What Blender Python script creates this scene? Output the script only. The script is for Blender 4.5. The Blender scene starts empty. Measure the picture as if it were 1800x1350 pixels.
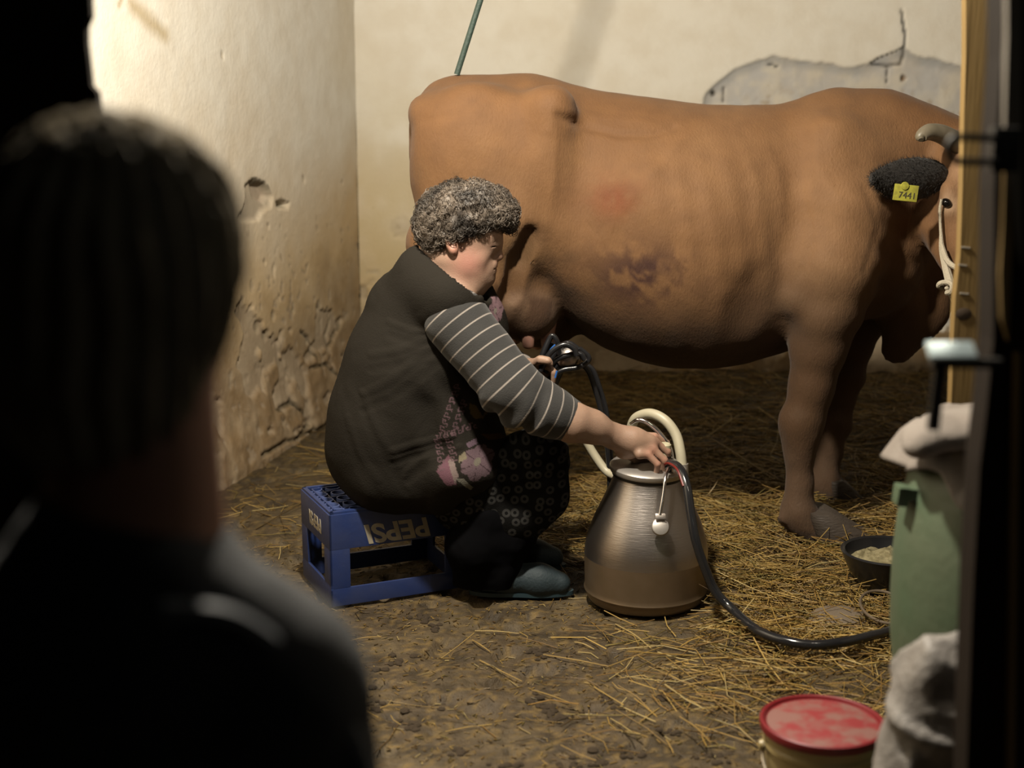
import bpy, math, random
import numpy as np
from mathutils import Vector, Matrix
random.seed(7); rng = np.random.default_rng(7)
scn = bpy.context.scene
COL = scn.collection
# ---------------------------------------------------------------- camera, world, lamp, exposure
CAM_H, PITCH, FPX = 1.44, math.radians(12.0), 2500.0
cd = bpy.data.cameras.new('camera'); cam = bpy.data.objects.new('camera', cd); COL.objects.link(cam)
cam.location = (0, 0, CAM_H); cam.rotation_euler = (math.radians(90) - PITCH, 0, 0)
cd.sensor_width = 36; cd.lens = 50; cd.clip_start = 0.05
cd.dof.use_dof = True; cd.dof.focus_distance = 4.05; cd.dof.aperture_fstop = 2.2
scn.camera = cam
w = bpy.data.worlds.new('world'); scn.world = w; w.use_nodes = True
w.node_tree.nodes['Background'].inputs[0].default_value = (1.0, 0.85, 0.65, 1)
w.node_tree.nodes['Background'].inputs[1].default_value = 0.0015
scn.view_settings.view_transform = 'Standard'; scn.view_settings.look = 'None'
scn.view_settings.exposure = 0.0; scn.view_settings.gamma = 1.0
scn.view_settings.use_curve_mapping = False
scn.cycles.diffuse_bounces = 1
LAMP = (-0.22, 2.80, 2.45)
ld = bpy.data.lights.new('stall_light', 'POINT'); lamp = bpy.data.objects.new('stall_light', ld); COL.objects.link(lamp)
ld.energy = 425; ld.color = (1.0, 0.91, 0.76); ld.shadow_soft_size = 0.07; lamp.location = LAMP
FILL_LAMP = (0.85, 2.30, 2.20)  # added fill lamp, brightens the post, barrel and sack
l2 = bpy.data.lights.new('stall_light', 'POINT'); fill_lamp = bpy.data.objects.new('stall_light', l2); COL.objects.link(fill_lamp)
l2.energy = 17; l2.color = (1.0, 0.88, 0.70); l2.shadow_soft_size = 0.05; fill_lamp.location = FILL_LAMP
l3 = bpy.data.lights.new('passage_light', 'POINT'); lamp3 = bpy.data.objects.new('passage_light', l3); COL.objects.link(lamp3)
l3.energy = 2.2; l3.color = (0.95, 1.0, 0.9); l3.shadow_soft_size = 0.15; lamp3.location = (1.2, .35, 2.1)

# ---------------------------------------------------------------- survey helpers: sight line through a photo point, met with a real plane
def ray(px, py):
    d = np.array([(px - 900) / FPX, 1.0, -(py - 675) / FPX])
    c, s = math.cos(PITCH), math.sin(PITCH)
    return np.array([d[0], d[1] * c + d[2] * s, -d[1] * s + d[2] * c])
ORG = np.array([0, 0, CAM_H])
def at(px, py, Y):
    d = ray(px, py); return ORG + d * (Y / d[1])
def hit(px, py, p0, n):
    d = ray(px, py); return ORG + d * (np.dot(np.array(p0) - ORG, n) / np.dot(d, n))
def on_floor(px, py, z=0.0):
    return hit(px, py, (0, 0, z), np.array([0, 0, 1.0]))

# ---------------------------------------------------------------- noise
def _h(ix, iy, iz, seed):
    n = (ix * 374761393 + iy * 668265263 + iz * 2147483647 + seed * 974634777) & 0xFFFFFFFF
    n = ((n ^ (n >> 13)) * 1274126177) & 0xFFFFFFFF
    n = ((n ^ (n >> 16)) * 2246822519) & 0xFFFFFFFF
    return ((n ^ (n >> 15)) & 0xFFFF) / 65535.0
def vn(P, freq, seed=0):
    Q = np.asarray(P, float) * freq + 1000.0
    I = np.floor(Q).astype(np.int64); f = Q - I; f = f * f * (3 - 2 * f)
    r = 0
    for dx in (0, 1):
        wx = f[..., 0] if dx else 1 - f[..., 0]
        for dy in (0, 1):
            wy = f[..., 1] if dy else 1 - f[..., 1]
            for dz in (0, 1):
                wz = f[..., 2] if dz else 1 - f[..., 2]
                r = r + wx * wy * wz * _h(I[..., 0] + dx, I[..., 1] + dy, I[..., 2] + dz, seed)
    return r * 2 - 1
def fbm(P, freq, oct=4, seed=0):
    a, s, t = 1.0, 0, 0
    for o in range(oct):
        s = s + a * vn(P, freq * 2 ** o, seed + o * 17); t += a; a *= .5
    return s / t
def sst(a, b, x):
    t = np.clip((x - a) / (b - a), 0, 1); return t * t * (3 - 2 * t)
def mixc(a, b, m):
    m = np.clip(m, 0, 1)[..., None]; return a * (1 - m) + np.array(b, float) * m

# ---------------------------------------------------------------- mesh helpers
KD = .62
def mesh_np(name, V, Q, smooth=True, mats=(), cols=None, attrs=None):
    if cols is not None and mats[0].name != 'lime_plaster': cols = cols * KD
    V = np.asarray(V, np.float32); Q = np.asarray(Q, np.int32)
    me = bpy.data.meshes.new(name)
    me.vertices.add(len(V)); me.vertices.foreach_set('co', V.ravel())
    k = Q.shape[1]; n = len(Q)
    me.loops.add(n * k); me.loops.foreach_set('vertex_index', Q.ravel())
    me.polygons.add(n); me.polygons.foreach_set('loop_start', np.arange(0, n * k, k, dtype=np.int32))
    me.polygons.foreach_set('loop_total', np.full(n, k, np.int32))
    me.polygons.foreach_set('use_smooth', np.full(n, smooth, bool))
    me.update(calc_edges=True); me.validate()
    for m in mats: me.materials.append(m)
    if cols is not None:
        a = me.color_attributes.new('col', 'FLOAT_COLOR', 'POINT')
        c = np.ones((len(V), 4), np.float32); c[:, :3] = cols; a.data.foreach_set('color', c.ravel())
    for nm, arr in (attrs or {}).items():
        a = me.attributes.new(nm, 'FLOAT', 'POINT'); a.data.foreach_set('value', np.asarray(arr, np.float32))
    return me
def link(name, me, parent=None, **k):
    o = bpy.data.objects.new(name, me); COL.objects.link(o)
    if parent: o.parent = parent; o.matrix_parent_inverse = parent.matrix_basis.inverted()
    tag(o, **k); return o
def tag(o, label=None, cat=None, group=None, kind=None):
    if label: o['label'] = label
    if cat: o['category'] = cat
    if group: o['group'] = group
    if kind: o['kind'] = kind
    return o
def empty(name, loc, **k):
    o = bpy.data.objects.new(name, None); COL.objects.link(o); o.location = [float(v) for v in loc]; o.empty_display_size = .1
    return tag(o, **k)
class MB:
    def __init__(s): s.v = []; s.f = []
    def add(s, V, F):
        b = len(s.v); s.v += [tuple(map(float, p)) for p in V]; s.f += [tuple(i + b for i in q) for q in F]; return s
    def box(s, c, size, R=None, bev=0):
        hx, hy, hz = [q / 2 for q in size]; c = np.array(c, float); R = np.eye(3) if R is None else np.asarray(R)
        if bev <= 0:
            P = np.array([(x, y, z) for x in (-hx, hx) for y in (-hy, hy) for z in (-hz, hz)]) @ R.T + c
            F = [(0, 1, 3, 2), (4, 6, 7, 5), (0, 4, 5, 1), (2, 3, 7, 6), (0, 2, 6, 4), (1, 5, 7, 3)]
            return s.add(P, F)
        import bmesh
        bm = bmesh.new(); bmesh.ops.create_cube(bm, size=1)
        for v in bm.verts: v.co = Vector((v.co.x * 2 * hx, v.co.y * 2 * hy, v.co.z * 2 * hz))
        bmesh.ops.bevel(bm, geom=bm.edges[:], offset=bev, segments=2, affect='EDGES', profile=.7)
        P = np.array([v.co[:] for v in bm.verts]) @ R.T + c
        F = [[v.index for v in f.verts] for f in bm.faces]; bm.free()
        return s.add(P, F)
    def tube(s, pts, r, n=8, caps=True, smooth=0):
        P = np.array(pts, float); rr = np.full(len(P), r, float) if np.isscalar(r) else np.array(r, float)
        if smooth: P, rr = catmull(P, rr, smooth)
        T = np.gradient(P, axis=0); T /= np.linalg.norm(T, axis=1)[:, None] + 1e-9
        u = np.cross(T[0], (0, 0, 1)); u = np.cross(T[0], (0, 1, 0)) if np.linalg.norm(u) < .1 else u
        u /= np.linalg.norm(u); V = []
        a = np.linspace(0, 2 * np.pi, n, endpoint=False)
        for i in range(len(P)):
            u = u - T[i] * np.dot(u, T[i]); u /= np.linalg.norm(u) + 1e-9; w_ = np.cross(T[i], u)
            V.append(P[i] + rr[i] * (np.cos(a)[:, None] * u + np.sin(a)[:, None] * w_))
        V = np.concatenate(V); F = []
        for i in range(len(P) - 1):
            for j in range(n):
                k = (j + 1) % n; F.append((i * n + j, i * n + k, (i + 1) * n + k, (i + 1) * n + j))
        if caps: F.append(tuple(range(n - 1, -1, -1))); F.append(tuple(range((len(P) - 1) * n, len(P) * n)))
        return s.add(V, F)
    def lathe(s, prof, c=(0, 0, 0), n=48, R=None):
        V = []; c = np.array(c, float); a = np.linspace(0, 2 * np.pi, n, endpoint=False)
        for r, z in prof: V.append(np.stack([r * np.cos(a), r * np.sin(a), np.full(n, z)], 1))
        V = np.concatenate(V)
        if R is not None: V = V @ np.asarray(R).T
        V = V + c; F = []
        for i in range(len(prof) - 1):
            for j in range(n):
                k = (j + 1) % n; F.append((i * n + j, i * n + k, (i + 1) * n + k, (i + 1) * n + j))
        if prof[0][0] > 1e-4 and prof[0][0] < .6 and False: pass
        return s.add(V, F)
    def prism(s, poly, y0, y1):
        n = len(poly); V = [(x, y0, z) for x, z in poly] + [(x, y1, z) for x, z in poly]
        F = [tuple(range(n)), tuple(range(2 * n - 1, n - 1, -1))]
        for j in range(n):
            k = (j + 1) % n; F.append((j, n + j, n + k, k))
        return s.add(V, F)
    def mesh(s, name, mat, smooth=True, angle=40):
        me = bpy.data.meshes.new(name); me.from_pydata(s.v, [], s.f); me.update()
        import bmesh
        bm = bmesh.new(); bm.from_mesh(me); bmesh.ops.recalc_face_normals(bm, faces=bm.faces[:]); bm.to_mesh(me); bm.free()
        me.materials.append(mat)
        if smooth:
            me.polygons.foreach_set('use_smooth', np.full(len(me.polygons), True)); me.set_sharp_from_angle(angle=math.radians(angle))
        return me
    def obj(s, name, mat, parent=None, smooth=True, angle=40, **k):
        return link(name, s.mesh(name, mat, smooth, angle), parent, **k)
def catmull(P, rr, m):
    P = np.array(P, float); Q = np.vstack([2 * P[0] - P[1], P, 2 * P[-1] - P[-2]]); R = np.r_[rr[0], rr, rr[-1]]
    oP, oR = [], []
    for i in range(1, len(Q) - 2):
        for t in np.linspace(0, 1, m, endpoint=False):
            f = lambda A: .5 * (2 * A[i] + (A[i + 1] - A[i - 1]) * t + (2 * A[i - 1] - 5 * A[i] + 4 * A[i + 1] - A[i + 2]) * t ** 2 + (3 * A[i] - A[i - 1] - 3 * A[i + 1] + A[i + 2]) * t ** 3)
            oP.append(f(Q)); oR.append(f(R))
    oP.append(P[-1]); oR.append(rr[-1]); return np.array(oP), np.array(oR)
def rotz(a): c, s = math.cos(a), math.sin(a); return np.array([[c, -s, 0], [s, c, 0], [0, 0, 1]])
def roty(a): c, s = math.cos(a), math.sin(a); return np.array([[c, 0, s], [0, 1, 0], [-s, 0, c]])
def rotx(a): c, s = math.cos(a), math.sin(a); return np.array([[1, 0, 0], [0, c, -s], [0, s, c]])

# ---------------------------------------------------------------- field modelling: smooth unions of limbs, skinned by surface nets
class Field:
    def __init__(s, xs, ys, zs):
        s.x, s.y, s.z = [np.asarray(a, np.float32) for a in (xs, ys, zs)]
        s.F = np.full((len(s.x), len(s.y), len(s.z)), .5, np.float32)
    def op(s, fn, lo, hi, k=.02, mode='u'):
        pad = k * 1.5 + .02
        sl = []
        for a, l, h in zip((s.x, s.y, s.z), lo, hi):
            i0 = max(0, np.searchsorted(a, l - pad)); i1 = min(len(a), np.searchsorted(a, h + pad) + 1); sl.append(slice(i0, i1))
        X, Y, Z = np.meshgrid(s.x[sl[0]], s.y[sl[1]], s.z[sl[2]], indexing='ij')
        if X.size == 0: return
        d = fn(X, Y, Z).astype(np.float32); A = s.F[tuple(sl)]
        if mode == 'u':
            h = np.maximum(k - np.abs(A - d), 0) / k; R = np.minimum(A, d) - h * h * k / 4
        elif mode == 's':
            d = -d; h = np.maximum(k - np.abs(A - d), 0) / k; R = np.maximum(A, d) + h * h * k / 4
        elif mode == 'i':
            h = np.maximum(k - np.abs(A - d), 0) / k; R = np.maximum(A, d) + h * h * k / 4
        s.F[tuple(sl)] = R
    def ell(s, c, r, k=.02, R=None, mode='u'):
        c = np.array(c, float); r = np.array(r, float) * np.ones(3); m = max(r)
        if R is None:
            Rm = np.eye(3); lo, hi = c - r, c + r
        else:
            Rm = np.asarray(R); ext = np.sqrt((Rm ** 2) @ (r ** 2)); lo, hi = c - ext, c + ext
        def fn(X, Y, Z):
            dx, dy, dz = X - c[0], Y - c[1], Z - c[2]
            q = [dx * Rm[0, i] + dy * Rm[1, i] + dz * Rm[2, i] for i in range(3)]
            k0 = np.sqrt(sum((q[i] / r[i]) ** 2 for i in range(3))); k1 = np.sqrt(sum((q[i] / r[i] ** 2) ** 2 for i in range(3))) + 1e-6
            return k0 * (k0 - 1) / k1
        s.op(fn, lo, hi, k, mode)
    def cone(s, a, b, ra, rb, k=.02, sy=1.0, mode='u'):
        a = np.array(a, float); b = np.array(b, float); m = max(ra, rb) * max(1, sy)
        ba = b - a; L = ba @ ba + 1e-9
        def fn(X, Y, Z):
            dx, dy, dz = X - a[0], Y - a[1], Z - a[2]
            t = np.clip((dx * ba[0] + dy * ba[1] + dz * ba[2]) / L, 0, 1)
            return (np.sqrt((dx - t * ba[0]) ** 2 + ((dy - t * ba[1]) / sy) ** 2 + (dz - t * ba[2]) ** 2) - (ra + (rb - ra) * t)) * min(1, sy)
        s.op(fn, np.minimum(a, b) - m, np.maximum(a, b) + m, k, mode)
    def chain(s, pts, rs, k=.02, sy=1.0):
        for i in range(len(pts) - 1): s.cone(pts[i], pts[i + 1], rs[i], rs[i + 1], k, sy)
    def box(s, c, h, rd=.01, k=.01, R=None, mode='u'):
        c = np.array(c, float); h = np.array(h, float); Rm = np.eye(3) if R is None else np.asarray(R); ext = np.abs(Rm) @ h + rd
        def fn(X, Y, Z):
            dx, dy, dz = X - c[0], Y - c[1], Z - c[2]
            q = [np.abs(dx * Rm[0, i] + dy * Rm[1, i] + dz * Rm[2, i]) - (h[i] - rd) for i in range(3)]
            return np.sqrt(sum(np.maximum(t, 0) ** 2 for t in q)) + np.minimum(np.maximum(np.maximum(q[0], q[1]), q[2]), 0) - rd
        s.op(fn, c - ext, c + ext, k, mode)
    def net(s, relax=1):
        F = s.F; S = F < 0; nx, ny, nz = F.shape
        cnt = np.zeros((nx - 1, ny - 1, nz - 1), np.int8)
        for a in (0, 1):
            for b in (0, 1):
                for c in (0, 1): cnt += S[a:nx - 1 + a, b:ny - 1 + b, c:nz - 1 + c]
        I, J, K = np.nonzero((cnt > 0) & (cnt < 8)); N = len(I)
        idx = np.full(cnt.shape, -1, np.int64); idx[I, J, K] = np.arange(N)
        acc = np.zeros((N, 3)); n = np.zeros(N)
        ax = (s.x, s.y, s.z)
        for d in range(3):
            o = [q for q in range(3) if q != d]
            for a in (0, 1):
                for b in (0, 1):
                    off = [0, 0, 0]; off[o[0]] = a; off[o[1]] = b; off2 = list(off); off2[d] = 1
                    A = F[I + off[0], J + off[1], K + off[2]]; B = F[I + off2[0], J + off2[1], K + off2[2]]
                    m = (A < 0) != (B < 0); t = np.where(m, A / np.where(A - B == 0, 1, A - B), 0)
                    base = (I, J, K)
                    for q in range(3):
                        c0 = ax[q][base[q] + off[q]]
                        if q == d: c0 = c0 + t * (ax[q][base[q] + 1] - c0)
                        acc[:, q] += np.where(m, c0, 0)
                    n += m
        V = acc / n[:, None]; Q = []
        for d in range(3):
            a = [slice(1, -1)] * 3; a[d] = slice(0, -1) ; b = [slice(1, -1)] * 3; b[d] = slice(1, None)
            A = S[tuple(a)]; B = S[tuple(b)]; e = np.nonzero(A != B)
            e = [q + (1 if i != d else 0) for i, q in enumerate(e)]; inside = S[e[0], e[1], e[2]]
            o = [(d + 1) % 3, (d + 2) % 3]
            def cell(u, v):
                c = list(e); c[o[0]] = c[o[0]] + u; c[o[1]] = c[o[1]] + v; return idx[c[0], c[1], c[2]]
            q = np.stack([cell(-1, -1), cell(0, -1), cell(0, 0), cell(-1, 0)], 1)
            q[~inside] = q[~inside][:, ::-1]; Q.append(q)
        Q = np.concatenate(Q); Q = Q[(Q >= 0).all(1)]
        for _ in range(relax): V = relaxm(V, Q, .5)
        return V, Q
def relaxm(V, Q, f):
    A = np.zeros_like(V); n = np.zeros(len(V))
    for i in range(Q.shape[1]):
        a, b = Q[:, i], Q[:, (i + 1) % Q.shape[1]]
        for c in range(3): A[:, c] += np.bincount(a, V[b, c], len(V)) + np.bincount(b, V[a, c], len(V))
        n += np.bincount(a, minlength=len(V)) + np.bincount(b, minlength=len(V))
    return V * (1 - f) + f * A / np.maximum(n, 1)[:, None]
def normals(V, Q):
    N = np.cross(V[Q[:, 2]] - V[Q[:, 0]], V[Q[:, 3]] - V[Q[:, 1]]); R = np.zeros_like(V)
    for i in range(4):
        for c in range(3): R[:, c] += np.bincount(Q[:, i], N[:, c], len(V))
    return R / (np.linalg.norm(R, axis=1)[:, None] + 1e-12)
def lin(a, b, st): return np.arange(a, b + st, st)
def graded(segs):
    out = []
    for a, b, st in segs: out += list(np.arange(a, b - 1e-9, st))
    return np.array(out + [segs[-1][1]])

# ---------------------------------------------------------------- materials
def mat(name, col=(.5, .5, .5), rough=.6, metal=0, attr=None, bump=(), spec=.5, sheen=0, sss=0, var=None, trans=0, emis=None):
    if name != 'lime_plaster' and metal < .5 and not trans:
        col = tuple(v * KD for v in col); var = (var[0], var[1], tuple(v * KD for v in var[2])) + tuple(var[3:]) if var else None
    m = bpy.data.materials.new(name); m.use_nodes = True; nt = m.node_tree; b = nt.nodes['Principled BSDF']; L = nt.links.new
    b.inputs['Base Color'].default_value = (*col, 1); b.inputs['Roughness'].default_value = rough; b.inputs['Metallic'].default_value = metal
    b.inputs['Specular IOR Level'].default_value = spec
    if sheen: b.inputs['Sheen Weight'].default_value = sheen; b.inputs['Sheen Roughness'].default_value = .5
    if sss: b.inputs['Subsurface Weight'].default_value = sss; b.inputs['Subsurface Radius'].default_value = (.012, .005, .003); b.inputs['Subsurface Scale'].default_value = 1
    if trans: b.inputs['Transmission Weight'].default_value = trans
    tc = nt.nodes.new('ShaderNodeTexCoord')
    src = None
    if attr:
        a = nt.nodes.new('ShaderNodeAttribute'); a.attribute_name = attr; src = a.outputs['Color']; L(src, b.inputs['Base Color'])
    if var:                      # (scale, amount, colour)
        n = nt.nodes.new('ShaderNodeTexNoise'); n.inputs['Scale'].default_value = var[0]; n.inputs['Detail'].default_value = 6; L(tc.outputs['Object'], n.inputs['Vector'])
        r = nt.nodes.new('ShaderNodeValToRGB'); r.color_ramp.elements[0].position = .5 - var[3] if len(var) > 3 else .4; r.color_ramp.elements[1].position = .5 + var[3] if len(var) > 3 else .65
        mx = nt.nodes.new('ShaderNodeMix'); mx.data_type = 'RGBA'; L(n.outputs['Fac'], r.inputs[0])
        ml = nt.nodes.new('ShaderNodeMath'); ml.operation = 'MULTIPLY'; ml.inputs[1].default_value = var[1]; L(r.outputs[0], ml.inputs[0]); L(ml.outputs[0], mx.inputs[0])
        if src: L(src, mx.inputs[6])
        else: mx.inputs[6].default_value = (*col, 1)
        mx.inputs[7].default_value = (*var[2], 1); L(mx.outputs[2], b.inputs['Base Color'])
    prev = None
    for sc, dist, stretch in bump:
        mp = nt.nodes.new('ShaderNodeMapping'); mp.inputs['Scale'].default_value = stretch; L(tc.outputs['Object'], mp.inputs[0])
        n = nt.nodes.new('ShaderNodeTexNoise'); n.inputs['Scale'].default_value = sc; n.inputs['Detail'].default_value = 5; L(mp.outputs[0], n.inputs['Vector'])
        bp = nt.nodes.new('ShaderNodeBump'); bp.inputs['Distance'].default_value = dist; bp.inputs['Strength'].default_value = 1; L(n.outputs['Fac'], bp.inputs['Height'])
        if prev: L(prev, bp.inputs['Normal'])
        prev = bp.outputs[0]
    if prev: L(prev, b.inputs['Normal'])
    return m
U = (1, 1, 1)
M = {}
M['plaster'] = mat('lime_plaster', attr='col', rough=.9, spec=.2, bump=[(60, .002, U), (300, .0006, U)], var=(9, .25, (.60, .50, .36)))
M['mud'] = mat('trodden_mud', attr='col', rough=.62, spec=.35, bump=[(45, .008, U), (220, .003, U)], var=(30, .6, (.035, .024, .012), .15))
M['straw'] = mat('straw', attr='col', rough=.45, spec=.4)
M['dark_wood'] = mat('dark_wood', (.018, .012, .008), .8, bump=[(20, .004, (6, 6, .4))], spec=.1)
M['board'] = mat('varnished_board', (.27, .175, .062), .6, bump=[(14, .0015, (5, 5, .3))], spec=.3, var=(6, .5, (.17, .11, .042), .2))
M['grey_board'] = mat('weathered_grey_board', (.22, .19, .15), .8, bump=[(14, .003, (6, 6, .3))], var=(8, .5, (.12, .09, .06), .2))
M['iron'] = mat('dark_iron', (.02, .018, .016), .5, metal=.6)
M['zinc'] = mat('zinc_plate', (.45, .55, .58), .4, metal=.5)

# ---------------------------------------------------------------- room
CORN = np.array([-.70, 6.5]); WDIR = np.array([-.26, -1.0]); WDIR /= np.linalg.norm(WDIR)     # left wall runs from the corner towards the camera
WN = np.array([WDIR[1], -WDIR[0]]) * -1
if WN @ np.array([1, 0]) < 0: WN = -WN
WALL_H = 2.95
def wall_left_sz(px, py):
    p = hit(px, py, (CORN[0], CORN[1], 0), np.array([WN[0], WN[1], 0])); return ((p[:2] - CORN) @ WDIR, p[2])
def wall_back_sz(px, py):
    p = at(px, py, 6.5); return (p[0] - CORN[0], p[2])
def segd(S, Z, pts):
    d = np.full(S.shape, 9.0)
    for (a, b), (c, e) in zip(pts[:-1], pts[1:]):
        vx, vz = c - a, e - b; L2 = vx * vx + vz * vz + 1e-9; t = np.clip(((S - a) * vx + (Z - b) * vz) / L2, 0, 1)
        d = np.minimum(d, np.hypot(S - a - t * vx, Z - b - t * vz))
    return d
def inpoly(S, Z, poly):
    c = np.zeros(S.shape, bool); n = len(poly)
    for i in range(n):
        x0, z0 = poly[i]; x1, z1 = poly[(i + 1) % n]
        if z0 == z1: continue
        c ^= ((z0 > Z) != (z1 > Z)) & (S < (x1 - x0) * (Z - z0) / (z1 - z0) + x0)
    return c
def plaster(S, Z, seed, wall):
    P = np.stack([S, Z, np.full(S.shape, seed * 3.1)], -1)
    n1, n2, n3 = fbm(P, 1.3, 5, seed), fbm(P, 5, 5, seed + 5), fbm(P, 24, 3, seed + 9)
    col = np.ones(S.shape + (3,)) * np.array([.80, .75, .65])
    col = mixc(col, (.72, .62, .45), sst(.0, .6, n1) * .5)
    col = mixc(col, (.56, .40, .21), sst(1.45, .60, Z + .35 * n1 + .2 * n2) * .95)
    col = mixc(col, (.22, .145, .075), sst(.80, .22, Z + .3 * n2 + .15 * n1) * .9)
    h = .004 * n1 + .0025 * n2 + .0012 * n3
    pits = sst(.30, .42, n3 + .25 * n2 - .25 * sst(.3, 1.4, Z)) * sst(1.25, .5, Z)
    col = mixc(col, (.33, .26, .18), pits * .7); h = h - .004 * pits
    low = sst(.02, .12, n2 + .5 * n1 - .55 * sst(.25, .85, Z)) * sst(.95, .55, Z)          # fallen render low down
    col = mixc(col, (.36, .28, .19), low * .85); h = h - .013 * low
    rub = sst(.42, .1, Z); h = h + rub * .018 * fbm(P, 9, 3, seed + 31) + sst(.35, 0, Z) * .05
    return P, col, h, n2, n3
# left wall grid
def build_wall(name, s0, s1, step, seed, place, feats):
    s = np.arange(s0, s1 + step, step); z = np.arange(-.1, WALL_H + step, step)
    S, Z = np.meshgrid(s, z, indexing='ij'); P, col, h, n2, n3 = plaster(S, Z, seed, name)
    col, h = feats(S, Z, P, col, h, n2, n3)
    V = place(S, Z, h).reshape(-1, 3); ns, nz = len(s), len(z)
    I = np.arange(ns * nz).reshape(ns, nz)
    Q = np.stack([I[:-1, :-1], I[1:, :-1], I[1:, 1:], I[:-1, 1:]], -1).reshape(-1, 4)
    return link(name, mesh_np(name, V, Q, True, [M['plaster']], col.reshape(-1, 3)), kind='structure')
def feats_left(S, Z, P, col, h, n2, n3):
    def hole(pts, depth, c, wob=.012, edge=(.10, .09, .06)):
        nonlocal col, h
        poly = [wall_left_sz(*p) for p in pts]; Wb = wob * n3
        i = inpoly(S + Wb, Z + wob * n2, poly); d = segd(S + Wb, Z + wob * n2, poly + [poly[0]])
        m = np.where(i, sst(0, .012, d), 0); h = h - depth * m; col = mixc(col, c, m * .95)
        rim = np.where(i, sst(.02, .0, d), 0) * sst(-.0, .06, Z - np.mean([p[1] for p in poly])); col = mixc(col, edge, rim * .8)
    hole([(430, 325), (447, 313), (468, 320), (481, 345), (478, 365), (462, 375), (455, 388), (428, 392), (414, 388), (425, 368), (432, 345)], .016, (.42, .35, .26))
    hole([(444, 320), (466, 322), (478, 346), (470, 362), (450, 350)], .022, (.40, .32, .24), .008)
    hole([(484, 354), (497, 350), (511, 356), (505, 368), (487, 368)], .03, (.33, .29, .21), .006)
    hole([(371, 338), (384, 332), (391, 340), (380, 347)], .012, (.40, .35, .27), .004)
    for p, r in (((472, 398), .012), ((534, 315), .012), ((602, 320), .014), ((465, 460), .016), ((480, 555), .024), ((516, 545), .02), ((393, 98), .007), ((492, 398), .006), ((613, 462), .01), ((560, 540), .03), ((470, 590), .03), ((540, 600), .02), ((455, 575), .03)):
        s, z = wall_left_sz(*p); d = np.hypot(S - s, (Z - z)) + .012 * n3 + .008 * n2
        m = sst(r, r * .6, d); h = h - .008 * m; col = mixc(col, (.25, .20, .13), m * .8)
    for pts in ([(530, 583), (545, 600), (556, 632)], [(585, 560), (575, 590), (580, 610), (600, 570)], [(505, 700), (530, 745), (500, 770)], [(440, 800), (500, 770), (560, 745), (590, 720)], [(480, 720), (505, 705), (520, 722)], [(541, 650), (570, 640), (590, 665)]):
        q = [wall_left_sz(*p) for p in pts]; d = segd(S + .03 * n3, Z + .03 * n2, q)
        m = sst(.012, .004, d); h = h - .012 * m; col = mixc(col, (.07, .055, .03), m * .85)
    for pts, wd in (([(635, 360), (640, 400), (645, 470)], .012), ([(232, 10), (262, 35), (290, 60)], .05), ([(215, 0), (211, 12)], .02)):
        q = [wall_left_sz(*p) for p in pts]; d = segd(S + .02 * n3, Z + .02 * n2, q)
        col = mixc(col, (.40, .29, .13), sst(wd, 0, d) * .7)
    return col, h
def feats_back(S, Z, P, col, h, n2, n3):
    top = [(1232, 185), (1243, 160), (1262, 142), (1290, 122), (1330, 104), (1360, 97), (1400, 104), (1450, 110), (1490, 116), (1525, 113), (1560, 95), (1590, 83), (1615, 98), (1650, 102), (1690, 112), (1800, 130), (1900, 150)]
    poly = [wall_back_sz(*p) for p in top]; poly += [(poly[-1][0], .3), (poly[0][0] - .05, .3)]
    i = inpoly(S + .012 * n3, Z + .015 * n2 + .008 * n3, poly); d = segd(S + .012 * n3, Z + .015 * n2 + .008 * n3, poly[:len(top)])
    m = np.where(i, sst(0, .012, d), 0); g = fbm(P, 14, 4, 77)
    grey = mixc(np.ones(S.shape + (3,)) * np.array([.52, .50, .475]), (.64, .59, .50), sst(-.2, .4, g))
    grey = mixc(grey, (.32, .22, .12), sst(.28, .4, fbm(P, 40, 2, 91)) * sst(.0, .2, d - .08) * .8)
    grey = mixc(grey, (.36, .355, .345), sst(.06, .02, d) * .8)
    col = col * (1 - m[..., None]) + grey * m[..., None]; h = h - m * (.014 - .006 * g)
    for pts, wd in (([(1585, 18), (1587, 40), (1592, 66), (1590, 90), (1586, 112), (1562, 116), (1535, 115)], .007), ([(1562, 118), (1562, 145)], .005), ([(1273, 155), (1272, 178)], .004), ([(1352, 112), (1368, 118)], .005), ([(1590, 83), (1560, 97), (1530, 112)], .004)):
        q = [wall_back_sz(*p) for p in pts]; dd = segd(S + .008 * n3, Z + .006 * n2, q); c = sst(wd, wd * .4, dd)
        h = h - .02 * c; col = mixc(col, (.06, .06, .06), c * .9)
    for p, r in (((1254, 164), .018), ((1590, 138), .012), ((1604, 187), .008)):
        s, z = wall_back_sz(*p); dd = np.hypot(S - s, Z - z) + .008 * n3; c = sst(r, r * .6, dd); h = h - .03 * c; col = mixc(col, (.02, .02, .015) if r == .018 else (.2, .11, .05), c)
    s, z = wall_back_sz(700, 300)
    col = mixc(col, (.52, .42, .22), sst(.35, .0, np.abs(S - .15) + .3 * n2) * sst(1.7, .9, Z) * .5)
    return col, h
build_wall('wall_left', 0, 5.2, .0085, 3, lambda S, Z, h: np.stack([CORN[0] + WDIR[0] * S + WN[0] * h, CORN[1] + WDIR[1] * S + WN[1] * h, Z], -1), feats_left)
build_wall('wall_back', 0, 3.3, .0085, 11, lambda S, Z, h: np.stack([CORN[0] + S, CORN[1] - h, Z], -1), feats_back)
mb = MB(); mb.box((2.62, 4.1, WALL_H / 2), (.06, 5.0, WALL_H)); mb.obj('wall_right', M['grey_board'], smooth=False, kind='structure')
mb = MB(); mb.box((.35, 4.05, WALL_H + .05), (4.9, 5.4, .08)); mb.obj('ceiling', M['dark_wood'], smooth=False, kind='structure')

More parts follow.
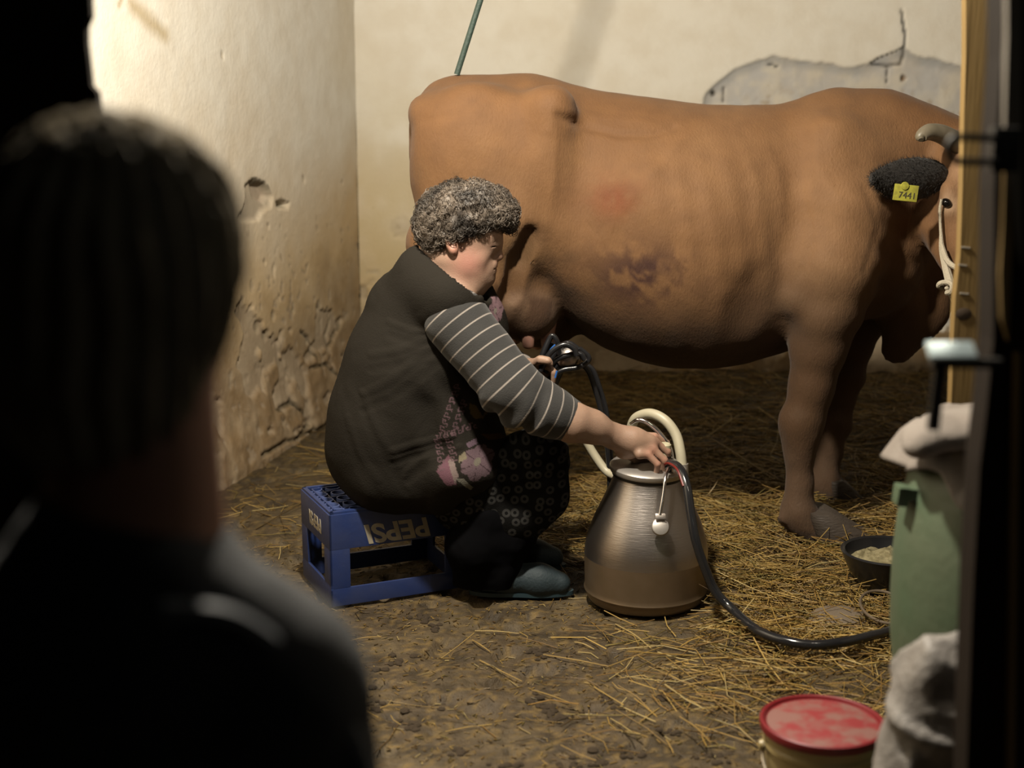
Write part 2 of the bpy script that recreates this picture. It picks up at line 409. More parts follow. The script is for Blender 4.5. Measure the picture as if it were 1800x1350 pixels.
# floor: mud with straw bedding banked up to the right and back
def straw_mask(x, y):
    P = np.stack([x, y, np.zeros_like(x)], -1); n = fbm(P, 2.2, 3, 5) * .22
    a = sst(.42, .68, x + n + .3 * sst(3.75, 3.95, y)) * sst(3.0, 3.5, y + n)
    b = sst(3.95, 4.35, y + n) * (.12 + .88 * sst(-.5, .0, x + n))
    c = sst(.1, .6, x + n) * sst(2.2, 3.0, y + n) * .45
    return np.clip(np.maximum(np.maximum(a, b), c), 0, 1)
def floor_h(x, y):
    x = np.asarray(x, float); y = np.asarray(y, float); P = np.stack([x, y, np.zeros_like(x)], -1); m = straw_mask(x, y)
    mud = .010 * fbm(P, 3, 3, 2) + .012 * np.maximum(fbm(P, 16, 3, 8) - .15, 0) * sst(.2, -.2, x - 3) - .02 * sst(.33, .5, fbm(P, 11, 2, 21))
    st = .028 + .03 * fbm(P, 2.5, 3, 40) + .10 * sst(4.9, 6.3, y) + .012 * fbm(P, 14, 2, 41)
    return mud * (1 - m) + st * m - .012
xs = np.arange(-2.1, 2.66, .011); ys = np.arange(1.6, 6.62, .011)
X, Y = np.meshgrid(xs, ys, indexing='ij'); Hh = floor_h(X, Y); m = straw_mask(X, Y)
P = np.stack([X, Y, 0 * X], -1)
col = mixc(np.ones(X.shape + (3,)) * np.array([.115, .080, .042]), (.17, .125, .066), sst(-.2, .5, fbm(P, 6, 4, 61)))
col = mixc(col, (.05, .034, .016), sst(.25, .45, fbm(P, 12, 3, 62)) * .8)
col = mixc(col, (.09, .06, .02), m * .8)
col = mixc(col, (.26, .17, .055), sst(.22, .3, fbm(P, 70, 2, 63)) * .7)
I = np.arange(X.size).reshape(X.shape); Q = np.stack([I[:-1, :-1], I[1:, :-1], I[1:, 1:], I[:-1, 1:]], -1).reshape(-1, 4)
link('floor', mesh_np('floor', np.stack([X, Y, Hh], -1).reshape(-1, 3), Q, True, [M['mud']], col.reshape(-1, 3)), kind='structure')
M['outside'] = mat('passage_concrete', (.05, .042, .034), .9, bump=[(20, .004, U)])
mb = MB(); mb.box((0, .2, -.06), (5, 2.85, .08)); mb.obj('floor_passage', M['outside'], smooth=False, kind='structure')
mb = MB(); mb.box((0, -1.2, 1.25), (5, .06, 2.6)); mb.obj('wall_passage', M['dark_wood'], smooth=False, kind='structure')

# doorway wall between passage and stall, its left edge broken
def dark_edge(pts, Y): return [(at(x, y, Y)[0], at(x, y, Y)[2]) for x, y in pts]
YJ = 2.05
e = dark_edge([(163, -60), (165, 10), (166, 30), (158, 48), (158, 75), (163, 120), (166, 150), (177, 162), (181, 195), (188, 225), (191, 240), (190, 270), (195, 310), (205, 500), (200, 900), (190, 1500)], YJ)
poly = [(-2.2, 2.95)] + [(e[0][0], 2.95)] + e + [(e[-1][0], -.05), (-2.2, -.05)]
M['shade_wall'] = mat('shade_dark_wall', (.02, .016, .012), .95, bump=[(15, .006, U)], spec=.05)  # near-black colour stands in for the shade on the unlit side
mb = MB(); mb.prism(poly, YJ - .02, YJ); mb.obj('wall_front', M['shade_wall'], smooth=False, kind='structure')
mb = MB(); mb.prism([(e[0][0] - .01, 2.95), (2.6, 2.95), (2.6, 2.1), (e[0][0] - .01, 2.1)], YJ - .05, YJ); mb.obj('trim_5', M['shade_wall'], smooth=False, kind='structure')

# ---------------------------------------------------------------- cow
YC = 4.52
def build_cow():
    f = Field(graded([(-.42, 1.62, .0125)]), graded([(3.78, 4.95, .0125)]), graded([(-.02, 1.6, .0125)]))
    f2x = lambda px: at(px, 400, YC)[0]
    def z_at(px, py, Y=YC): return at(px, py, Y)[2]
    kn = [  # px, top, bottom, half width, squareness towards the top
        (724, 205, 262, .05), (732, 178, 330, .12), (745, 158, 400, .17), (765, 140, 440, .205), (800, 130, 470, .23), (870, 131, 490, .255), (930, 127, 500, .275), (970, 135, 520, .285),
        (1010, 150, 575, .275), (1060, 160, 608, .30), (1120, 168, 632, .335), (1180, 176, 645, .35), (1240, 184, 645, .35), (1310, 186, 636, .315), (1370, 183, 622, .265),
        (1430, 174, 600, .245), (1490, 168, 575, .235), (1540, 168, 540, .21), (1590, 188, 500, .17), (1630, 215, 455, .12), (1655, 250, 400, .06)]
    kx = np.array([f2x(k[0]) for k in kn]); kt = np.array([z_at(k[0], k[1]) for k in kn]); kb = np.array([z_at(k[0], k[2]) + .0 for k in kn]); kw = np.array([k[3] for k in kn])
    sm = np.linspace(kx[0], kx[-1], 400)
    def smooth(a):
        v = np.interp(sm, kx, a); g = np.exp(-np.linspace(-2, 2, 25) ** 2); g /= g.sum(); return np.convolve(np.pad(v, 12, 'edge'), g, 'valid')
    kt, kb, kw = smooth(kt), smooth(kb), smooth(kw)
    def torso(X, Y, Z):
        t, b, w_ = [np.interp(X, sm, a) for a in (kt, kb, kw)]
        zc, hz = (t + b) / 2, (t - b) / 2; zn = (Z - zc) / hz
        wide = w_ * (1 - .20 * np.clip(zn, 0, 1) ** 2 * 1.2) * (1 + .06 * np.clip(-zn, 0, 1))
        q = np.abs((Y - YC) / wide) ** 2.3 + np.abs(zn) ** 2.3
        d = (q ** (1 / 2.3) - 1) * np.minimum(wide, hz)
        return np.maximum(d, np.maximum(sm[0] - X, X - sm[-1]))
    f.op(torso, (sm[0], YC - .4, .4), (sm[-1], YC + .4, 1.55), .02)
    pt = lambda px, py, dy=0: at(px, py, YC + dy)
    for s in (-1, 1):
        f.ell(pt(968, 182, s * .215), (.06, .05, .04), .09)              # hook bone
        f.ell(pt(748, 196, s * .12), (.055, .06, .05), .05)                # pin bone
        f.ell(pt(968, 255, s * .235), (.045, .05, .14), .08)
        f.ell(pt(835, 300, s * .175), (.20, .105, .26), .08)               # thigh
        f.ell(pt(880, 400, s * .20), (.13, .085, .17), .07)
        f.ell(pt(1078, 245, s * .345), (.14, .065, .035), .07, R=roty(.15), mode='s')   # hollow of the flank
        f.ell(pt(1010, 330, s * .36), (.06, .06, .18), .06, R=roty(-.1), mode='s')
        # hind leg: stifle, hock, fetlock
        y = s * .19
        f.chain([pt(880, 400, y), pt(865, 500, y), pt(810, 640, y), pt(800, 690, y), pt(825, 800, y), pt(838, 860, y * .95), pt(860, 905, y)], [.13, .105, .058, .052, .04, .045, .05], .05)
        f.chain([pt(770, 430, y), pt(788, 640, y)], [.10, .035], .05)
        # shoulder and foreleg
        f.ell(pt(1475, 350, s * .15), (.13, .085, .22), .10, R=roty(.12))
        f.ell(pt(1448, 300, s * .17), (.04, .05, .14), .09, R=roty(.1))
    yn = -.235
    f.chain([pt(1478, 380, yn + .06), pt(1462, 470, yn + .02), pt(1452, 545, yn)], [.155, .135, .105], .07)
    f.chain([pt(1452, 545, yn), pt(1440, 610, yn), pt(1427, 680, yn), pt(1412, 738, yn), pt(1407, 768, yn), pt(1406, 800, yn), pt(1406, 850, yn), pt(1402, 895, yn), pt(1410, 918, yn)], [.105, .083, .066, .063, .056, .044, .041, .05, .048], .03)
    f.ell(pt(1330, 560, -.36), (.075, .07, .16), .05, R=roty(.2), mode='s'); f.ell(pt(1400, 527, yn - .03), (.046, .045, .046), .03); f.chain([pt(1404, 528, yn - .03), pt(1450, 455, yn + .01)], [.044, .07], .04)
    f.ell(pt(1447, 560, yn - .05), (.05, .045, .05), .05)
    f.ell(pt(1398, 742, yn), (.045, .052, .05), .03)
    f.ell(pt(1375, 912, yn - .015), (.018, .02, .02), .012); f.ell(pt(1375, 914, yn + .03), (.018, .02, .02), .012)
    f.chain([pt(1408, 912, yn), pt(1442, 942, yn)], [.050, .054], .03)
    yf = .19                                                                    # far foreleg
    f.chain([pt(1510, 400, yf), pt(1500, 560, yf), pt(1480, 660, yf), pt(1462, 740, yf), pt(1450, 850, yf), pt(1462, 868, yf)], [.14, .10, .068, .06, .042, .05], .05)
    f.ell(pt(1548, 470, -.02), (.12, .14, .15), .07)                            # brisket
    # neck and dewlap
    f.chain([pt(1490, 300), pt(1560, 290, -.01), pt(1640, 290, -.04), pt(1690, 292, -.08)], [.23, .185, .13, .115], .07, sy=.72)
    f.chain([pt(1560, 380, -.02), pt(1590, 320, -.03)], [.08, .08], .08, sy=.5)
    f.chain([pt(1610, 330, .02), pt(1632, 430, .0), pt(1612, 540, .02), pt(1580, 610, .03)], [.12, .085, .085, .06], .05, sy=.45)
    # head turned to the viewer: poll, forehead, cheeks, muzzle
    H = lambda px, py, Y: at(px, py, Y)
    f.ell(H(1712, 268, 4.34), (.105, .085, .07), .04)                           # poll
    f.cone(H(1712, 300, 4.32), H(1722, 440, 4.20), .098, .075, .04)
    f.cone(H(1722, 440, 4.20), H(1730, 520, 4.12), .07, .066, .03)
    f.ell(H(1732, 535, 4.10), (.075, .06, .055), .03)
    f.ell(H(1690, 385, 4.34), (.10, .10, .12), .05); f.cone(H(1660, 395, 4.33), H(1704, 500, 4.17), .075, .05, .04)   # jaw
    f.cone(H(1668, 333, 4.25), H(1668, 368, 4.23), .030, .026, .03); f.ell(H(1772, 350, 4.25), (.03, .03, .03), .03)   # brow
    f.cone(H(1668, 395, 4.245), H(1688, 450, 4.20), .025, .02, .03)
    f.ell(H(1664, 357, 4.205), (.020, .02, .017), .012, mode='s')
    for s_ in (-.034, .036): f.ell(H(1732, 530, 4.055) + (s_, 0, .006), (.011, .02, .013), .008, mode='s')
    f.cone(H(1690, 552, 4.08), H(1774, 552, 4.08), .006, .006, .01, mode='s')
    # udder
    f.ell(pt(925, 535, -.11), (.105, .12, .12), .05); f.ell(pt(955, 560, .06), (.12, .12, .10), .05)
    for a_, b_ in (((930, 415), (912, 455)), ((912, 455), (898, 515)), ((898, 515), (880, 560))): f.cone(pt(*a_, -.285), pt(*b_, -.27), .028, .03, .02, mode='s')
    V, Q = f.net(2); N = normals(V, Q)
    n = fbm(V, 7, 3, 5); ribs = np.zeros(len(V))
    near = sst(.1, .25, np.abs(V[:, 1] - YC))
    for i in range(7):                                                           # faint ribs across the barrel
        x0 = f2x(1140 + 42 * i); ribs += np.exp(-((V[:, 0] - x0 + .16 * (V[:, 2] - 1.05)) / .022) ** 2)
    ribs *= sst(.75, .9, V[:, 2]) * sst(1.3, 1.15, V[:, 2]) * near * .0028
    body = V[:, 0] < f2x(1600)
    o_ = pt(1000, 400, -.27); e_ = pt(1001, 399, -.27); su = e_[0] - o_[0]; sv = e_[2] - o_[2]; ux = 1000 + (V[:, 0] - o_[0]) / su; uy = 400 - (V[:, 2] - o_[2]) / sv
    surf = np.zeros(len(V)); face = sst(0, -.35, N[:, 1])
    for pts_, a_, w_ in (([(985, 208), (1030, 226), (1085, 240), (1140, 238), (1185, 226)], -.013, 9), ([(990, 196), (1060, 210), (1140, 218)], .006, 12), ([(974, 190), (976, 250), (972, 320), (960, 400)], .009, 14), ([(1195, 250), (1150, 300), (1090, 370), (1060, 420)], .011, 20), ([(1010, 250), (1015, 330), (1020, 400)], -.008, 22), ([(1120, 280), (1075, 340), (1040, 400)], -.007, 20), ([(1432, 215), (1440, 290), (1470, 350), (1500, 400)], .008, 16), ([(1410, 240), (1412, 330), (1425, 420), (1405, 480)], -.010, 17), ([(1520, 330), (1545, 400), (1520, 470)], -.008, 14), ([(740, 215), (800, 205), (850, 175)], -.006, 12), ([(1300, 240), (1330, 330), (1320, 440)], .004, 16), ([(1345, 240), (1375, 330), (1365, 430)], .004, 16)):
        surf += a_ * np.exp(-(segd(ux + 8 * fbm(V, 6, 2, 51), uy, pts_) / w_) ** 2)
    V = V + N * (surf * face)[:, None]
    fold = .003 * np.sin((V[:, 0] * .7 + V[:, 2]) * 60 + 4 * fbm(V, 4, 2, 9)) * sst(f2x(1440), f2x(1540), V[:, 0]) * body * sst(1.35, 1.2, V[:, 2])
    V = V + N * (.006 * n + ribs + fold)[:, None]
    # coat colours, belly shade painted in
    c = np.ones((len(V), 3)) * np.array([.245, .125, .053])
    c = mixc(c, (.34, .19, .09), sst(-.1, .5, fbm(V, 3, 4, 21)) * .6)
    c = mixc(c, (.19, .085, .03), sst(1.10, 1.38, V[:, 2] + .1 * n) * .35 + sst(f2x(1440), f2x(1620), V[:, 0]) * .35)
    c = mixc(c, (.034, .019, .010), sst(.96, .62, V[:, 2] + .10 * fbm(V, 5, 3, 23)) * .75)  # belly shade and dirt put into the coat, darker downwards
    px_ = lambda a, b, r, s=1.0: np.exp(-(((V[:, 0] - pt(a, b)[0]) / r) ** 2 + ((V[:, 2] - pt(a, b, -.3)[2]) / (r * s)) ** 2)) * (V[:, 1] < YC)
    c = mixc(c, (.20, .055, .018), px_(1068, 350, .08, .7) * .9 * sst(-.5, .3, fbm(V, 22, 3, 3)))
    c = mixc(c, (.32, .14, .08), px_(1015, 345, .08) * .25)
    c = mixc(c, (.060, .026, .020), px_(1115, 485, .14, .65) * 1.25 * sst(-.2, .2, fbm(V, 22, 3, 4)))
    c = mixc(c, (.075, .042, .02), px_(1090, 570, .26, .4) * .7 * sst(-.3, .4, fbm(V, 9, 3, 14)))
    c = mixc(c, (.10, .06, .028), px_(800, 330, .12, .8) * .65 * sst(-.3, .3, fbm(V, 12, 3, 6)))
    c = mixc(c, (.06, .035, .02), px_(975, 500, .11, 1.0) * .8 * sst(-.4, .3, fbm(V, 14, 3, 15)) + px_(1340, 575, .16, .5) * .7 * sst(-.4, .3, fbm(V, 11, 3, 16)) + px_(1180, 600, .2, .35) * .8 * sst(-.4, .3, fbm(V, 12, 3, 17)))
    c = mixc(c, (.12, .07, .03), px_(905, 440, .09, .9) * .7)
    c = mixc(c, (.24, .13, .05), px_(1000, 330, .07, 2) * .3)
    c = mixc(c, (.17, .11, .065), px_(1380, 520, .15, .8) * .35)
    c = mixc(c, (.15, .095, .06), sst(.42, .2, V[:, 2]) * .8)                    # lower legs greyer
    ud = np.exp(-(((V[:, 0] - pt(925, 545)[0]) / .15) ** 2 + ((V[:, 2] - pt(925, 545)[2]) / .13) ** 2) * 1.2)
    c = mixc(c, (.26, .16, .10), sst(.35, .7, ud) * (V[:, 2] < pt(0, 470)[2]) * .8)
    c = mixc(c, (.07, .035, .02), sst(0, .35, fbm(V, 13, 3, 44)) * sst(.35, .7, ud) * .8)
    c = mixc(c, (.60, .42, .27), np.exp(-(((V - H(1662, 357, 4.21)) / .032) ** 2).sum(1)) * .8)
    c = mixc(c, (.50, .30, .17), np.exp(-(((V - H(1685, 300, 4.26)) / .06) ** 2).sum(1)) * .6)
    c = mixc(c, (.05, .03, .025), sst(4.14, 4.08, V[:, 1]) * (V[:, 0] > 1.2) * .8)
    hf = sst(.075, .055, V[:, 2]); c = mixc(c, (.10, .075, .06), hf)
    M['coat'] = mat('cow_coat', attr='col', rough=.7, spec=.2, sheen=.05, bump=[(150, .0018, (1.0, 1.0, .35)), (400, .001, (1, 1, .35))], var=(14, .35, (.12, .06, .03), .2))
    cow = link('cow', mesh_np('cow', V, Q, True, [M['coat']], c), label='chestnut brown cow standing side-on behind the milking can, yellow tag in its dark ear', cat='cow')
    horn = mat('horn', (.30, .25, .18), .45, var=(18, .6, (.10, .09, .05), .2))
    tip = at(1621, 240, 4.20)
    mb = MB(); mb.tube([at(1700, 262, 4.32), at(1680, 250, 4.28), at(1655, 236, 4.24), at(1633, 232, 4.21), at(1619, 240, 4.19), at(1619, 246, 4.18)], [.034, .032, .028, .024, .018, .008], 14, smooth=5); mb.obj('horn', horn, cow, label='stubby greenish grey horn with a pale blunt tip')
    mb = MB(); mb.tube([at(1735, 262, 4.32), at(1755, 250, 4.28), at(1785, 236, 4.24), at(1805, 232, 4.21), at(1818, 240, 4.19), at(1820, 246, 4.18)], [.034, .032, .028, .024, .018, .008], 14, smooth=5); mb.obj('horn', horn, cow)
    # ears: leaf shaped, dark and hairy
    M['ear'] = mat('ear_hair', (.012, .008, .005), .8, bump=[(120, .006, (.3, 1, 1))], sheen=.1)
    def ear(root, tipp, up, wid):
        root, tipp = np.array(root), np.array(tipp); ax = tipp - root; L = np.linalg.norm(ax); ax /= L; up = np.array(up, float); up -= ax * (up @ ax); up /= np.linalg.norm(up); nn = np.cross(ax, up)
        n, k = 26, 24; V = []; F = []
        for i in range(n):
            t = i / (n - 1); w_ = wid * (math.sin(math.pi * min(1, (t * .93 + .05)) ** .8) ** .75) + .004
            for j in range(k):
                a = 2 * math.pi * j / k; d = root + ax * L * t + up * (w_ * math.cos(a) - .15 * wid * math.sin(math.pi * t)) + nn * (max(.008, w_ * .28) * math.sin(a) + .3 * wid * (math.cos(a) ** 2) * math.sin(math.pi * t))
                V.append(d + .0035 * np.array([vn(d, 90, 3), vn(d, 90, 4), vn(d, 90, 5)]))
        for i in range(n - 1):
            for j in range(k): F.append((i * k + j, i * k + (j + 1) % k, (i + 1) * k + (j + 1) % k, (i + 1) * k + j))
        F.append(tuple(range(k))); F.append(tuple(range((n - 1) * k, n * k)))
        m_ = MB(); m_.add(V, F)
        P0 = [];                                                              # ragged hair fringe
        for i in range(2200):
            t = rng.uniform(.05, 1); a = rng.uniform(0, 2 * math.pi); w_ = wid * (math.sin(math.pi * min(1, (t * .93 + .05)) ** .8) ** .75) + .004
            b = root + ax * L * t + up * (w_ * math.cos(a) * .95 - .15 * wid * math.sin(math.pi * t)) + nn * (max(.008, w_ * .28) * math.sin(a) + .3 * wid * (math.cos(a) ** 2) * math.sin(math.pi * t))
            dr = up * math.cos(a) * .8 + nn * math.sin(a) * .4 + ax * .6 + rng.normal(0, .25, 3); dr /= np.linalg.norm(dr); e = b + dr * rng.uniform(.010, .022); sd = np.cross(dr, rng.normal(0, 1, 3)); sd = sd / np.linalg.norm(sd) * .0007
            m_.add([b - sd, b + sd, e], [(0, 1, 2)])
        return m_
    e = ear(at(1662, 312, 4.29), at(1531, 313, 4.17), (0, -.2, 1), .062); e.obj('ear', M['ear'], cow, label='black hairy ear pointing left')
    e = ear(at(1765, 312, 4.29), at(1885, 320, 4.25), (0, -.2, 1), .058); e.obj('ear', M['ear'], cow)
    M['tag'] = mat('ear_tag_plastic', (.50, .48, .06), .5, var=(60, .6, (.22, .19, .04), .12))
    c0 = at(1592, 339, 4.125); R = roty(.10)
    mb = MB(); mb.box(c0, (.070, .004, .047), R, bev=.0018); t_ = mb.obj('ear_tag', M['tag'], cow, label='yellow plastic ear tag')
    def text(s, loc, R3, size, ext, m_, name, parent, shear=0, off=0, sx=1.0, **k):
        cu = bpy.data.curves.new(name, 'FONT'); cu.body = s; cu.size = size; cu.extrude = ext; cu.align_x = 'CENTER'; cu.align_y = 'CENTER'; cu.shear = shear; cu.offset = off; cu.resolution_u = 4
        ob = bpy.data.objects.new(name, cu); COL.objects.link(ob); bpy.context.view_layer.update()
        me = bpy.data.meshes.new_from_object(ob.evaluated_get(bpy.context.evaluated_depsgraph_get())); bpy.data.objects.remove(ob)
        me.name = name; V = np.array([v.co[:] for v in me.vertices]); V[:, 0] *= sx; V = V @ np.asarray(R3).T + np.array(loc)
        me.vertices.foreach_set('co', V.astype(np.float32).ravel()); me.materials.clear(); me.materials.append(m_); me.update()
        return link(name, me, parent, **k)
    globals()['text'] = text
    ink = mat('tag_ink', (.06, .05, .03), .7)
    Rt = np.array([[1, 0, 0], [0, 0, -1], [0, 1, 0]]).astype(float)
    text('7441', c0 + np.array([.004, -.0026, -.008]), R @ Rt, .026, .0004, ink, 'lettering', t_)
    text('RO', c0 + np.array([-.002, -.0026, .013]), R @ Rt, .012, .0003, ink, 'lettering', t_)
    mb = MB(); mb.lathe([(0, .004), (.011, .003), (.012, 0), (0, -.001)], c0 + np.array([-.004, -.002, .02]), 16, rotx(math.pi / 2)); mb.obj('stud', M['tag'], t_)
    eye = mat('cow_eye', (.006, .005, .005), .08)
    for p in (at(1664, 357, 4.222), at(1772, 357, 4.222)):
        f3 = MB(); a = [(.017 * math.sin(t), .013 * math.cos(t)) for t in np.linspace(0, math.pi, 12)]; f3.lathe(a, p, 20, roty(.7)); f3.obj('eye', eye, cow)
    # teats
    M['teat'] = mat('teat_skin', (.62, .33, .25), .5, sss=.1)
    for px, py, dy in ((928, 582, -.17), (905, 575, .02), (962, 590, -.10), (945, 585, .08)):
        mb = MB(); a = at(px, py, YC + dy); mb.tube([a + (0, 0, .045), a, a + (.001, 0, -.035), a + (.001, 0, -.05), a + (.001, 0, -.056)], [.030, .022, .019, .016, .006], 12, smooth=4); mb.obj('teat', M['teat'], cow)
    # hooves: two claws on each foot, dewclaws shaped in the leg
    M['hoof'] = mat('hoof', (.085, .065, .05), .6, bump=[(40, .003, (1, 1, 4))])
    def hoof(p, h0=.075, sc=1.0):
        for s in (-1, 1):
            m_ = MB(); n = 16; rings = []
            for z, sx, sy, ox in ((0, .075, .032, .045), (.012, .077, .033, .043), (.04, .060, .030, .025), (.07, .045, .028, .008), (.09, .03, .022, -.002)):
                sx *= sc; ox *= sc; sy *= sc; rings.append([(p[0] + ox + sx * math.cos(a) * (1 if math.cos(a) > 0 else .62), p[1] + s * .033 * sc + sy * math.sin(a), z + h0 - .075 + p[2]) for a in np.linspace(0, 2 * math.pi, n, endpoint=False)])
            m_.add([q for r in rings for q in r], [(i * n + j, i * n + (j + 1) % n, (i + 1) * n + (j + 1) % n, (i + 1) * n + j) for i in range(4) for j in range(n)] + [tuple(range(n)), tuple(range(4 * n, 5 * n))])
            m_.obj('hoof', M['hoof'], cow)
    hoof((at(1432, 950, YC + yn)[0], YC + yn, .035), .08, 1.4); hoof((at(1462, 880, YC + yf)[0], YC + yf, .02))
    for s in (-1, 1): hoof((at(850, 905, YC + s * .19)[0], YC + s * .19, .015))
    # tail, held up behind the rump
    mb = MB(); mb.tube([at(810, 165, YC), at(776, 168, YC), at(752, 190, YC), at(738, 220, YC), at(733, 258, YC + .02), at(728, 296, YC + .02)], [.035, .034, .03, .024, .020, .005], 12, smooth=5)
    mb.obj('tail', M['ear'] if False else M['tailm'], cow)
    # rope halter
    rope = mat('pale_rope', (.55, .48, .36), .9, bump=[(200, .003, U)])
    mb = MB(); mb.tube([at(1655, 350, 4.215), at(1652, 372, 4.215), at(1654, 410, 4.205), at(1656, 440, 4.185), at(1664, 475, 4.13), at(1672, 505, 4.09)], [.004, .0045, .005, .009, .012, .014], 8, smooth=5)
    mb.tube([at(1655, 432, 4.18), at(1668, 462, 4.12), at(1700, 476, 4.06), at(1740, 476, 4.03), at(1775, 470, 4.08)], .008, 8, smooth=4)
    mb.tube([at(1657, 506, 4.12), at(1650, 503, 4.11), at(1653, 498, 4.10), at(1663, 496, 4.09), at(1673, 500, 4.07), at(1672, 512, 4.07), at(1664, 515, 4.09)], .0075, 8, smooth=4)
    mb.tube([at(1664, 505, 4.09), at(1672, 520, 4.10), at(1680, 535, 4.12), at(1695, 560, 4.16)], .007, 8, smooth=4)
    h_ = mb.obj('halter', rope, cow, label='off-white rope halter knotted below the jaw')
    return cow
M['tailm'] = mat('tail_coat', (.17, .095, .045), .8, bump=[(100, .003, U)])
cow = build_cow()
# tie rope from the ceiling down to the tail head
M['green_rope'] = mat('green_cord', (.035, .065, .05), .6, bump=[(120, .002, U)])
a, b = at(803, 131, 4.50), at(847, -8, 4.50); d = (b - a); b = a + d * ((WALL_H + .01 - a[2]) / d[2])
mb = MB(); mb.tube([a, a + (b - a) * .5, b], .0095, 10); mb.obj('tail_rope', M['green_rope'], label='taut dark green cord rising from the cow\'s tail head', cat='rope')
# ---------------------------------------------------------------- drinks crate, upside down, as a seat
CR_A = on_floor(583, 1068); ang = math.radians(24); CW, CDp, CH = .40, .29, .268
FX = np.array([math.cos(ang), math.sin(ang), 0]); FY = np.array([-math.sin(ang), math.cos(ang), 0]); UP = np.array([0, 0, 1.0])
RC = np.stack([FX, FY, UP], 1)
cr = empty('drinks_crate', CR_A + FX * CW / 2 + FY * CDp / 2, label='blue plastic drinks crate turned upside down under the seated woman', cat='crate')
M['crate'] = mat('crate_blue', (.017, .042, .175), .42, bump=[(60, .0008, U)], var=(12, .45, (.07, .085, .16), .2))
def crbox(mb, x0, x1, y0, y1, z0, z1, bev=.004): mb.box(CR_A + FX * (x0 + x1) / 2 + FY * (y0 + y1) / 2 + UP * (z0 + z1) / 2, (x1 - x0, y1 - y0, z1 - z0), RC, bev)
def frame_panel(plate, L, z_lo, z_hi, side):
    # plate(u0,u1,z0,z1): one wall with a long window
    mb = MB(); m0 = .058 if side == 'long' else .06
    for u0, u1, z0, z1 in ((0, L, z_hi, CH), (0, L, 0, z_lo), (0, m0, z_lo - .001, z_hi + .001), (L - m0, L, z_lo - .001, z_hi + .001)): plate(mb, u0, u1, z0, z1)
    return mb
T = .009
p = frame_panel(lambda mb, a, b, c, d: crbox(mb, a, b, 0, T, c, d), CW, .052, .165, 'long'); fp = p.obj('front_panel', M['crate'], cr)
p = frame_panel(lambda mb, a, b, c, d: crbox(mb, a, b, CDp - T, CDp, c, d), CW, .052, .165, 'long'); p.obj('back_panel', M['crate'], cr)
p = frame_panel(lambda mb, a, b, c, d: crbox(mb, 0, T, a, b, c, d), CDp, .06, .165, 'short'); ep = p.obj('end_panel', M['crate'], cr)
p = frame_panel(lambda mb, a, b, c, d: crbox(mb, CW - T, CW, a, b, c, d), CDp, .06, .165, 'short'); p.obj('end_panel', M['crate'], cr)
mb = MB()                                                                   # base, now on top: rim, rings for the bottles
for a_ in ((.004, CW - .004, .004, .016), (.004, CW - .004, CDp - .016, CDp - .004), (.004, .016, .004, CDp - .004), (CW - .016, CW - .004, .004, CDp - .004)): crbox(mb, *a_, CH - .004, CH + .007, .002)
for a_ in ((.024, CW - .024, .024, .029), (.024, CW - .024, CDp - .029, CDp - .024), (.024, .029, .024, CDp - .024), (CW - .029, CW - .024, .024, CDp - .024)): crbox(mb, *a_, CH - .008, CH + .005, .001)
for i in range(4):
    crbox(mb, .018, CW - .018, .055 + i * .06 - .002, .055 + i * .06 + .002, CH - .02, CH, 0)
for i in range(6): crbox(mb, .056 + i * .0575 - .002, .056 + i * .0575 + .002, .018, CDp - .018, CH - .02, CH, 0)
mb.obj('base_rim', M['crate'], cr)
M['crate_pale'] = mat('crate_worn_edge', (.12, .17, .42), .5)
def ring(ri, ro, z0, z1, n=20):
    m_ = MB(); m_.lathe([(ri, z0), (ri, z1), (ro, z1), (ro, z0), (ri, z0)], (0, 0, 0), n); return m_
rm = None
for i in range(7):
    for j in range(5):
        x = .034 + i * .0555; y = .03 + j * .0575 + (.0 if i % 2 else 0)
        if rm is None: rm = ring(.020, .0228, -.018, .003).mesh('bottle_ring', M['crate_pale'])
        o = link('bottle_ring', rm, cr); o.matrix_parent_inverse = cr.matrix_basis.inverted(); c_ = CR_A + FX * x + FY * y + UP * CH; o.location = [float(v) for v in c_]
M['cream_print'] = mat('cream_print', (.50, .44, .32), .6, var=(40, .4, (.25, .22, .2), .2))
RT = np.stack([FX, UP, -FY], 1)
def flip(R): return R @ np.diag([-1, -1, 1])
text('PEPSI', CR_A + FX * .192 - FY * .0006 + UP * .203, flip(RT), .077, .0006, M['cream_print'], 'lettering', cr, shear=-.22, off=.0022, sx=1.12, label='cream upside-down lettering on the long side')
RT2 = np.stack([-FY, UP, -FX], 1)
text('PEPSI', CR_A - FX * .0006 + FY * .145 + UP * .214, flip(RT2), .054, .0006, M['cream_print'], 'lettering', cr, shear=-.22, off=.0018, sx=1.0, label='cream upside-down lettering on the short end')

